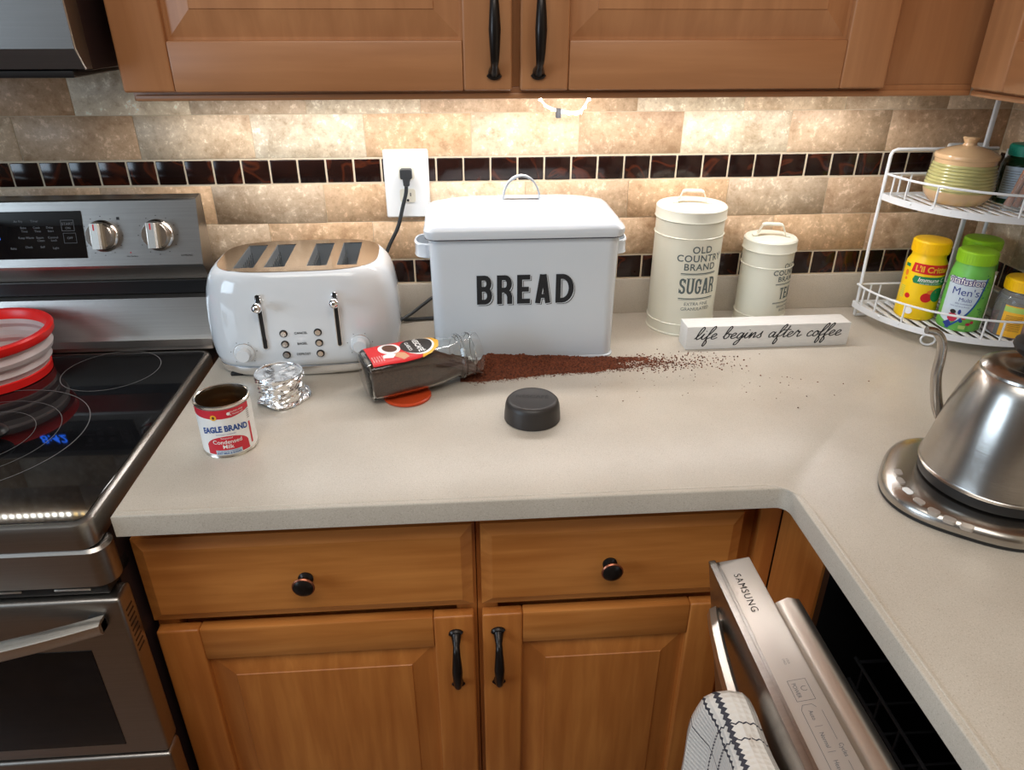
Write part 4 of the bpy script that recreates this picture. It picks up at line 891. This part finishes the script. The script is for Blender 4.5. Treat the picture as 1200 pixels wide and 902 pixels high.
for _ in range(900):   # front fringe
    x = rnd.uniform(.0, .36); y = frt(x)-abs(rnd.gauss(0, .006))+.003
    gran(x, y, CT, rnd.uniform(.0005, .0014))
for _ in range(1050):   # trailing scatter to the right
    x = .255+abs(rnd.gauss(0, .095)); 
    if x > .52: continue
    y = -.258+rnd.gauss(0, .014)*(1+max(0, x-.33)*4); 
    if y > -.208 and x > .40: y = -.213
    if y > -.230 and x < .275: y = -.236-rnd.random()*.01
    gran(x, y, CT, rnd.uniform(.0007, .0022))
for _ in range(60):
    gran(rnd.uniform(.2, .56), -.30-abs(rnd.gauss(0, .045)), CT, rnd.uniform(.0004, .0012))
for x, y in ((.682, -.355), (.634, -.361), (.594, -.352), (.501, -.404), (.523, -.436), (.553, -.400), (.538, -.235), (.212, -.377), (.251, -.395), (.55, -.33), (.57, -.34), (.60, -.40), (.53, -.35), (.54, -.36), (.46, -.38)): gran(x, y, CT, .0016)
me = bpy.data.meshes.new('coffee_granules'); me.from_pydata(V, [], F); me.materials.append(M['coffee']); go = bpy.data.objects.new('coffee_granules', me); COL.objects.link(go)
prop(go, 'loose instant coffee granules scattered right of the heap toward the sign', 'coffee', kind='stuff')

# ------------------------------------------------------------ CAN
r = thing('milk_can', 'open empty tin can with a red and white condensed milk label', 'can', (-.342, -.484, CT))
cr = .0368
G().lathe([(0, .001), (cr-.002, .001), (cr+.0002, 0), (cr+.0008, .0015), (cr, .003), (cr, .078), (cr+.0008, .0795), (cr+.0008, .081), (cr-.001, .0818), (cr-.0022, .081), (cr-.0026, .078)], 72).build('shell', M['tin'], r)
inn = [(cr-.0022, .080)]+[(cr-.003+.0006*sin(k*1.57), .074-.0045*k/1.0) for k in range(0, 16)]+[(cr-.003, .003), (0, .003)]
G().lathe(inn, 72).build('inside', M['tin_in'], r)['label'] = 'ribbed tan can lining'
fa = R(14)
def cband(nm, polys, m, e): return decal(nm, polys, M[m], cyl(cr, fa, 0, e), r, cell=.004)
cband('label', rect(-cr*pi*.98, cr*pi*.98, .0055, .0765), 'p_white', .0003)['label'] = 'white paper label'
cband('label_band', [[(-.075, .067), (-.012, .063), (.012, .063), (.040, .067), (.040, .0765), (-.075, .0765)]], 'p_canred', .0005)
cband('label_band', [[(-.029, .0070)]+arc(-.0, .017, .0300, .0185, 165, 15, 12)+[(.0300, .0070)]], 'p_canred', .0005)
cband('label_band', rect(.0345, .038, .012, .046), 'p_canred', .0005)
P = []
tp = textpolys('EAGLE BRAND', .0125, bold=.0005)
wd = max(x_ for p in tp for x_, _ in p); P = [[(x_*.0315/wd, y_+.0470-4.5*(x_*.0315/wd)**2) for x_, y_ in p] for p in tp]
P2 = []
cband('label_lettering', P, 'p_canblue', .0007)['label'] = 'blue words EAGLE BRAND'
cband('label_lettering', mv(textpolys('Sweetened', .0036), 0, .0325)+mv(textpolys('Condensed', .0086, bold=.0001), 0, .0262)+mv(textpolys('Milk', .0086, bold=.0001), 0, .0188)+mv(textpolys('GLUTEN FREE', .0032), .019, .0715)+mv(textpolys('0g TRANS FAT', .0032), .019, .0675)+ell(.008, .0695, .0024, .0024, 14), 'p_white', .0007)
cband('label_badge', ell(-.012, .0655, .0042, .0042, 20), 'p_gold', .0008)
cband('label_badge', ell(-.012, .0655, .0017, .0022, 14), 'p_brown', .0010)
cband('label_badge', rect(-.0175, .0175, .0065, .0135), 'p_sky', .0008)
cband('label_lettering', mv(textpolys('NO ARTIFICIAL INGREDIENTS', .0023), 0, .0118)+mv(textpolys('JUST MILK & SUGAR', .0036, bold=.0001), 0, .0086)+mv(textpolys('SWEETENED CONDENSED', .0022), 0, .0385), 'p_canblue', .0010)
P = []
for i in range(6): P += rect(.034, .039, .052+.003*i, .0528+.003*i)
cband('label_print', P, 'p_greyt', .0007)

# ------------------------------------------------------------ FOIL
r = thing('foil_parcel', 'crumpled silver foil moulded round a small cup shape beside the can', 'foil', (-.297, -.345, CT))
def ff(v):
    a = math.atan2(v.co.y, v.co.x); z = v.co.z; rr = math.hypot(v.co.x, v.co.y)
    n = noise.noise(Vector((cos(a)*3.2, sin(a)*3.2, z*120)))*.0022+noise.noise(Vector((cos(a)*9, sin(a)*9, z*260+5)))*.0016
    if z < .046 and rr > .02: k = 1+n/rr; v.co.x *= k; v.co.y *= k
    if z < .004: v.co.z = max(.0006, z+.010*(max(0, sin(a*2.5+.6)))+.004*abs(n)*200*.3*max(0, sin(a*5)))
    if z < .004:
        ext = 1+.22*max(0, cos(a+1.9))**2+.18*max(0, cos(a-.1))**8; v.co.x *= ext; v.co.y *= ext
    v.co.z += (.0012*noise.noise(Vector((v.co.x*60, v.co.y*60, 1))) if z > .04 else 0)
    v.co.z *= 1-.10*v.co.x/.04*0; v.co.x += .10*(v.co.z)*-.25
prof = [(.0375, .001), (.0365, .006), (.0360, .011), (.0357, .016), (.0358, .021), (.0360, .026), (.0363, .031), (.0366, .036), (.0370, .041), (.0378, .0450), (.0372, .0478), (.0350, .0475), (.0345, .0462), (.026, .0460), (.015, .0465), (0, .0462)]
def ff2(v):
    ff(v)
    if v.co.z < .0445:
        q = noise.cell_vector(v.co*2600); v.co += Vector((q.x-.5, q.y-.5, (q.z-.5)*.6))*.0024
    else: v.co.z += .0016*noise.noise(v.co*90)
    v.co.z = max(v.co.z, .0006)
P2 = []
for (a, b), (c_, d) in zip(prof[:-1], prof[1:]): P2 += [(a, b), ((a+c_)/2, (b+d)/2)]
g = G(); g.lathe(P2+[prof[-1]], 46, fn=ff2); fo_ = g.build('foil_wrap', M['foil'], r, smooth=False)

# ------------------------------------------------------------ KETTLE
r = thing('kettle_base', 'brushed steel heating base with touch buttons under the kettle', 'kettle base', (.645, -.677, CT))
def kb_(s, z): 
    out = []
    for i in range(80):
        a = 2*pi*i/80; ca, sa = cos(a), sin(a); n = 2.7; x = .105*math.copysign(abs(ca)**(2/n), ca); y = .105*math.copysign(abs(sa)**(2/n), sa)
        q = R(-38); out.append(Vector((s*(x*cos(q)-y*sin(q)), s*(x*sin(q)+y*cos(q)), z)))
    return out
G().loft([kb_(.985, 0), kb_(1.0, .002), kb_(1.0, .006)]).build('foot_ring', M['black'], r)
G().loft([kb_(1.0, .0055), kb_(1.012, .008), kb_(1.008, .014), kb_(.985, .0185), kb_(.94, .0215), kb_(.80, .0235), kb_(.3, .0240)]).build('housing', M['steel_v'], r, ang=40)
for i, px in enumerate(((1053, 553), (1054, 563), (1061, 575), (1074, 587), (1091, 599), (1111, 609), (1133, 618))):
    # touch buttons along the front-left arc
    BP = ((-.0854, .0252), (-.0935, .0065), (-.0965, -.0154), (-.0945, -.0369), (-.088, -.0570), (-.0785, -.0735), (-.066, -.0875))[i]
    ang = math.atan2(BP[1], BP[0])+pi/2; p = (BP[0], BP[1], .0226)
    m4 = Matrix.Translation(p) @ Matrix.Rotation(ang, 4, 'Z') @ Matrix.Rotation(R(6), 4, 'X')
    G().loft([rrect(.0070, .0044, .0036, 5, -.004), rrect(.0070, .0044, .0036, 5, .0008), rrect(.0064, .0038, .0030, 5, .0011)], mat4=m4).build('touch_button', M['panel'] if i != 2 else M['white_p'], r, ang=25)
r = thing('gooseneck_kettle', 'brushed stainless gooseneck kettle with black knob at the right edge', 'kettle', (.668, -.678, CT+.0245))
G().lathe([(0, 0), (.080, 0), (.0855, .002), (.0865, .006), (.0865, .015), (.084, .0165)], 80).build('bottom_band', M['blackm'], r)['label'] = 'black band round the bottom'
z0 = CT+.0245
pf = [(.080, .9540), (.0880, .9545), (.0888, .9575), (.0872, .9585)]+[(.0868, .960), (.0835, .976), (.079, 1.001), (.0735, 1.031), (.0665, 1.057), (.060, 1.077), (.0553, 1.0880), (.053, 1.0905)]
G().lathe([(a, z-z0) for a, z in pf], 96).build('body', M['steel_v'], r, ang=50)
lidk = G().lathe([(a, z-z0) for a, z in [(.0528, 1.0900), (.0535, 1.0915), (.0525, 1.0945), (.047, 1.0985), (.036, 1.1010), (.031, 1.1005), (.028, 1.0985), (.018, 1.0990), (.010, 1.1015), (0, 1.103)]], 80).build('lid', M['steel_v'], r)
G().lathe([(a, z-z0) for a, z in [(.0075, 1.100), (.0075, 1.106)]], 24).build('knob_stem', M['chrome'], lidk)
G().lathe([(a, z-z0) for a, z in [(0, 1.1050), (.009, 1.1050), (.014, 1.110), (.024, 1.118), (.0275, 1.124), (.0265, 1.130), (.020, 1.134), (.010, 1.135), (0, 1.132)]], 40).build('knob', M['blackm'], lidk)
def K(x, y, z): return (x-.668, y+.678, z-z0)
G().tube([K(.655, -.625, .974), K(.642, -.603, .981), K(.630, -.600, .996), K(.620, -.600, 1.018), K(.611, -.600, 1.05), K(.609, -.600, 1.078), K(.605, -.600, 1.098), K(.595, -.598, 1.111), K(.582, -.597, 1.114)], [.010, .0085, .0078, .0072, .0066, .0062, .0058, .0052, .0048], 16, sm=6).build('spout', M['steel_v'], r)
# handle on far side (out of frame mostly)
hd = [K(.712, -.72, 1.083), K(.745, -.755, 1.10), K(.775, -.785, 1.085), K(.785, -.795, 1.04), K(.775, -.785, .99)]
G().tube(hd, [.008, .009, .011, .0115, .010], 14, sm=5).build('handle', M['blackm'], r)

# ------------------------------------------------------------ CORNER RACK
r = thing('corner_rack', 'white two tier metal corner rack full of bottles', 'rack', (1.01, -.07, CT))
RC = Vector((1.01, -.07))
def arcpts(rad, a0, a1, n=24): return [(rad*cos(R(a0+(a1-a0)*i/n)), rad*sin(R(a0+(a1-a0)*i/n))) for i in range(n+1)]
# plan outline: left post at (-.21,.004), arc to right wall side (.04,-.21)
def outline(rad): return [(-rad, .006)]+arcpts(rad, 180, 270, 24)+[(.038, -rad)]
for nm, z, rad in (('shelf_tier', .028, .214), ('shelf_tier', .246, .207)):
    g = G(); O = outline(rad)
    for (a, b), (c_, d) in zip(O[:-1], O[1:]):
        pass
    g.loft([[(x*q, y*q, z+h) for q, h in ((1, -.006), (1.006, -.006), (1.006, .006), (1, .006))] for x, y in O])
    g.loft([[(x_, .003, z-.006), (x_, .007, z-.006), (x_, .007, z+.006), (x_, .003, z+.006)] for x_ in (-rad, .038)])
    g.loft([[(.034, y_, z-.006), (.038, y_, z-.006), (.038, y_, z+.006), (.034, y_, z+.006)] for y_ in (-rad, .007)])
    tr = g.build('shelf_tier', M['rack'], r, ang=25)
    k = 0
    x = -rad+.014
    while x < .03:
        yb_ = -math.sqrt(max(0, rad*rad-min(0, x)**2)); g = G(); g.box(x-.0045, x+.0045, yb_+.001, .004, z+.0005, z+.0025, .0005); g.build('slat', M['rack'], tr); x += .0185
    zr = z+.041; O2 = [(a*.995, b*.995) for a, b in outline(rad)]
    G().tube([(a, b, zr) for a, b in O2]+[(.037, .005, zr), (-rad+.002, .005, zr)], .0022, 8, closed=True).build('guard_rail', M['rack'], r)
    for a in [186, 196, 212.0, 248, 256, 276]:
        a_ = min(a, 270); px, py = rad*cos(R(a_)), rad*sin(R(a_))
        if a > 270: px += .02
        G().tube([(px, py, z+.004), (px, py, zr)], .0020, 6).build('rail_post', M['rack'], r)
    for px in (-rad+.03, -rad+.05, -.06):
        G().tube([(px, .005, z+.004), (px, .005, zr)], .0020, 6).build('rail_post', M['rack'], r)
# frames: left hoop and its feet
g = G(); g.tube([0, (-.206, .004, .004), (-.209, .004, .15), (-.208, .004, .322), (-.205, .004, .328), (-.198, .004, .331), (-.10, .004, .331), (.0, .006, .331)][1:], .0033, 8)
g.tube([(-.206, .004, .0037), (-.10, .004, .0037), (.02, .004, .0037)], .0033, 8); g.build('side_frame', M['rack'], r)
G().box(-.026, -.018, .010, .016, 0.0005, .425, .001).build('corner_post', M['rack'], r)
G().tube([(.020, .004, .001), (.020, .004, .33)], .0033, 8).build('post', M['rack'], r); G().tube([(.030, -.205, .001), (.030, -.205, .33)], .0033, 8).build('post', M['rack'], r)
g = G(); g.tube([(-.1445+.0115*cos(R(a)), -.1500-.004*cos(R(a)), .0130+.0105*sin(R(a))) for a in range(0, 360, 20)], .0020, 8, closed=True); g.build('curl_foot', M['rack'], r)
T1, T2 = CT+.0306, CT+.2486
def bottle(name, x, y, z, label, cat, prof, mat, cap, capm, group=None, rz=0):
    r = thing(name, label, cat, (x, y, z), rz, group)
    G().lathe(prof, 56).build('bottle_body', mat, r)
    cp = G(); cr_, c0, c1 = cap; cp.lathe([(cr_*.9, c0), (cr_, c0+.0005), (cr_, c1-.003), (cr_-.002, c1-.0006), (cr_-.005, c1), (0, c1)], 56)
    for i in range(44):
        a = 2*pi*i/44; cp.box(-.0004, .0004, 0, .0006, c0+.003, c1-.004, mat4=Matrix.Translation(((cr_-.0001)*cos(a), (cr_-.0001)*sin(a), 0)) @ Matrix.Rotation(a-pi/2, 4, 'Z'))
    cp.build('cap', capm, r); return r
br = .0355
r = bottle('vitamin_bottle', .880, -.138, T1, 'yellow gummy vitamin bottle with a yellow cap on the lower rack tier', 'bottle', [(0, 0), (br-.003, 0), (br, .003), (br, .100), (br-.001, .108), (br-.006, .118), (.029, .124), (.029, .128)], M['yellow'], (.0325, .127, .151), M['ycap'], 'supplement bottles')
fa = R(-20)
def lab(nm, polys, m, e, fa=None, rad=br, par=None): return decal(nm, polys, M[m], cyl(rad, fa_, 0, e), par or cur, cell=.005)
cur = r; fa_ = R(-31)
lab('label_shape', [[(-.020, .079), (-.017, .073), (.050, .070), (.050, .087), (-.017, .087)]], 'p_dgr', .0003)
lab('label_shape', [[(x, y) for x, y in ((-.026, .093), (.042, .090), (.044, .110), (-.023, .111))]], 'p_red', .0003)
lab('label_lettering', mv(textpolys("L'il Critters", .0155, bold=.0005, sx=.95), .015, .1005), 'p_gold', .0006)
lab('label_lettering', mv(textpolys("Immune C", .0115, bold=.0002, shear=.2), .014, .0805)+mv(textpolys("PLUS ZINC & VITAMIN D", .0036), .014, .0738), 'p_white', .0006)
lab('label_shape', ell(.032, .052, .014, .014, 24), 'p_dgr', .0004)
lab('label_picture', ell(.012, .047, .0105, .0095, 20)+ell(-.022, .046, .0050, .0050, 20), 'p_red', .0003)
lab('label_picture', ell(.019, .058, .0085, .0045, 20), 'p_orange2', .00035)
lab('label_shape', ell(-.013, .018, .0072, .0068, 20), 'p_white', .0004)
lab('label_shape', rect(-.042, -.031, .100, .106), 'p_dgr', .0004); lab('label_shape', ell(-.035, .088, .004, .006, 14)+ell(-.034, .077, .003, .003, 10), 'p_orange2', .0004)
P = []
for i in range(7): P += rect(-.041, -.030, .040+.0035*i, .0412+.0035*i)
lab('label_print', P, 'p_lgr', .0004)
gp = [(0, 0), (.0345, 0), (.0365, .003), (.0370, .050), (.0360, .090), (.0345, .106), (.031, .119), (.029, .124), (.029, .128)]
r = bottle('vitamin_bottle', .932, -.196, T1, "green men's gummy vitamin bottle with a lime cap, nearest in the rack", 'bottle', gp, M['lgreen'], (.0325, .124, .147), M['lime'], 'supplement bottles')
cur = r; fa_ = R(-40); gr = .0372
lb = lambda nm, polys, m, e: lab(nm, polys, m, e, rad=gr)
lb('label_shape', [[(-.034, .020), (-.018, .014), (-.002, .020), (.016, .044), (.026, .074), (.029, .102), (-.034, .100)]], 'p_sky', .0004)
lb('label_shape', ribbon([(-.018, .004), (-.006, .014), (.013, .038), (.024, .066), (.030, .104)], .0030, sm=4), 'p_blue2', .0006)
lb('label_lettering', mv(textpolys('vitafusion', .0175, bold=.0013, sx=.95), -.004, .0945), 'p_purple', .0006)
lb('label_lettering', mv(textpolys('vitafusion', .0175, sx=.95), -.004, .0945), 'p_white', .0009)
lb('label_lettering', mv(textpolys("Men's", .0195), .0, .075)+mv(textpolys('Multi', .0105), .003, .061)+mv(textpolys('daily multivitamin', .0040), .002, .0535)+mv(textpolys('berry and citrus flavors', .0034), -.003, .048), 'p_dblue', .0007)
lb('label_picture', ell(-.010, .026, .0085, .0085, 20)+ell(.009, .028, .0042, .004, 14)+ell(.018, .016, .004, .003, 12)+ell(.024, .020, .003, .003, 12), 'p_berry', .0007)
lb('label_picture', ell(-.011, .037, .005, .004, 16), 'p_dark', .0008); lb('label_picture', ell(-.0005, .038, .0026, .0048, 16)+ell(.005, .021, .003, .003, 12), 'p_dblue', .0008)
lb('label_shape', [[(-.024, .012), (-.013, .003), (-.008, .012), (-.014, .020)]], 'p_dblue', .0008)
lb('label_shape', rect(.004, .015, .006, .013), 'p_lgr', .0008)
P = []
for i in range(24): P += ell(.024+random.random()*.016, .02+random.random()*.09, .0012, .0012, 8)
lb('label_picture', P, 'p_dgr', .0004)
r = bottle('vitamin_bottle', .978, -.140, T1, 'second green vitamin bottle with a lime cap, behind the nearer green one', 'bottle', gp, M['lgreen'], (.0325, .132, .152), M['lime'], 'supplement bottles'); cur = r; fa_ = R(-10)
lb('label_lettering', mv(textpolys('vitafusion', .0130, bold=.0005, sx=.95), -.001, .094), 'p_purple', .0006)
lb('label_print', rect(.012, .030, .015, .085), 'p_sky', .0004)
r = bottle('supplement_jar', 1.004, -.240, T1, 'clear plastic jar with yellow cap and yellow label at the right edge of the rack', 'jar', [(0, 0), (.033, 0), (.036, .003), (.036, .062), (.034, .074), (.029, .082), (.029, .086)], M['clearp'], (.0315, .085, .107), M['ycap'], 'supplement bottles'); cur = r; fa_ = R(-42)
lab('label', rect(-.018, .018, .004, .062), 'p_gold', .0003, rad=.036); lab('label_band', rect(-.018, .018, .050, .060), 'p_lgr', .0005, rad=.036); lab('label_band', rect(-.026, -.018, .004, .064), 'p_greyt', .0003, rad=.036)
P = []
for i in range(10): P += rect(-.012, .014, .016+.003*i, .0168+.003*i)
lab('label_print', P, 'p_brown', .0005, rad=.036)
G().lathe([(0, .002), (.031, .002), (.032, .006), (.031, .030), (.024, .036), (0, .034)], 32).build('gummies', M['gummy'], r)
# blister/box between
r = thing('foil_packet', 'silver crinkled packet standing between the green bottle and clear jar', 'packet', (.968, -.208, T1), R(48))
g = G(); g.loft([[(-.014+.0*z, y_*(1 if z < .09 else .8), z) for y_ in (-.003, .003)]+[(.014, y_*(1 if z < .09 else .8), z) for y_ in (.003, -.003)] for z in (0, .02, .045, .07, .095, .105)]); g.build('pouch', M['foil'], r, ang=20)
# pottery jar on upper tier
r = thing('pottery_jar', 'peach and green ribbed pottery jar with knobbed lid on the top tier', 'jar', (.902, -.134, T2))
G().lathe([(0, 0), (.040, 0), (.046, .004), (.054, .014), (.0570, .022), (.0570, .025)], 64).build('foot_band', M['peach'], r)['label'] = 'peach glazed foot'
rb = [(.0572, .024)]
for i in range(8): 
    z = .026+i*.0056; rr = .0575-.0052*(i/7)**1.4; rb += [(rr-.0014, z), (rr, z+.0018), (rr+.0001, z+.0036), (rr-.0014, z+.0052)]
rb += [(.0495, .071)]
G().lathe(rb, 64).build('body', M['green_gl'], r, ang=60)['label'] = 'ribbed olive green glazed body'
lj = G().lathe([(.0500, .0700), (.0505, .0780), (.0520, .0790), (.0528, .0830), (.0515, .0860), (.0475, .0880), (.046, .0872), (.035, .0935), (.018, .0985), (.0115, .1000), (.0100, .1040), (.0125, .1090), (.0140, .1120), (.0125, .1145), (.006, .1150), (0, .1145)], 64).build('lid', M['peach'], r)
# dark green bottle on the upper tier
r = bottle('vitamin_bottle', 1.006, -.140, T2, 'dark green bottle with teal cap on the top tier beside the pottery jar', 'bottle', [(0, 0), (.030, 0), (.0325, .003), (.0325, .065), (.030, .074), (.024, .080), (.024, .084)], M['dgreen'], (.0265, .082, .102), M['tgreen'], 'supplement bottles')
cur = r; fa_ = R(-45); lab('label', rect(-.022, .012, .010, .066), 'p_sky', .0004, rad=.0325)
P = []
for i in range(11): P += rect(-.019, .009-.004*(i % 3), .016+.0042*i, .0168+.0042*i)
lab('label_print', P, 'p_greyt', .0006, rad=.0325)
r = thing('cinnamon_packet', 'clear packet of cinnamon sticks leaning on the top tier at the right edge', 'packet', (.968, -.212, T2), R(-30))
for i in range(4): G().tube([(-.018+.0115*i, .002, .008), (-.004+.0115*i, .006, .075)], .0052, 10).build('cinnamon_stick', M['cinn'], r)
g = G(); g.loft([rrect(.028, .0075, .005, 4, .001), rrect(.027, .0080, .005, 4, .03, .008), rrect(.026, .007, .005, 4, .082, .020), rrect(.026, .001, .0005, 4, .096, .024)]); g.build('clear_sleeve', M['clearp'], r)
G().box(.004, .022, -.0125, -.0115, .006, .030).build('price_label', M['white_p'], r)

# ------------------------------------------------------------ COLLAPSIBLE BOWL ON COOKTOP
CZ = .9213
r = thing('collapsible_bowl', 'collapsible translucent bowl with red bands standing on the cooktop', 'bowl', (-.80, -.245, CZ))
G().lathe([(0, .002), (.080, 0), (.0885, .001), (.0895, .014), (.0875, .0155), (.085, .0145), (.083, .004), (0, .004)], 72).build('base_band', M['redrub'], r)['label'] = 'red base band'
G().lathe([(.0870, .0145), (.0875, .020), (.0935, .026), (.0890, .034), (.0905, .038), (.0985, .042), (.1010, .050), (.0975, .056), (.0960, .058), (.0985, .068), (.0965, .068), (.094, .058), (.0985, .050), (.0965, .044), (.088, .039), (.087, .034), (.0910, .026), (.086, .0145)], 72).build('folded_wall', M['frost'], r)['label'] = 'frosted pleated wall'
G().lathe([(.0955, .066), (.1050, .0665), (.1075, .070), (.1085, .080), (.1060, .083), (.0990, .0825), (.0965, .079), (.0955, .066)], 72).build('rim', M['redrub'], r)['label'] = 'red rim'
r = thing('spatula', 'rounded black utensil end lying on the cooktop at the left edge', 'utensil', (-.690, -.462, CZ))
t = bmesh.new(); bmesh.ops.create_uvsphere(t, u_segments=24, v_segments=14, radius=1)
for v in t.verts: v.co = Vector((v.co.x*.06-.028, v.co.y*.030, v.co.z*.014+.0145))
g = G(); g._join(t); g.build('head', M['black'], r)
print('objects', len(bpy.data.objects), 'tris', sum(len(o.data.polygons) for o in bpy.data.objects if o.type == 'MESH'))
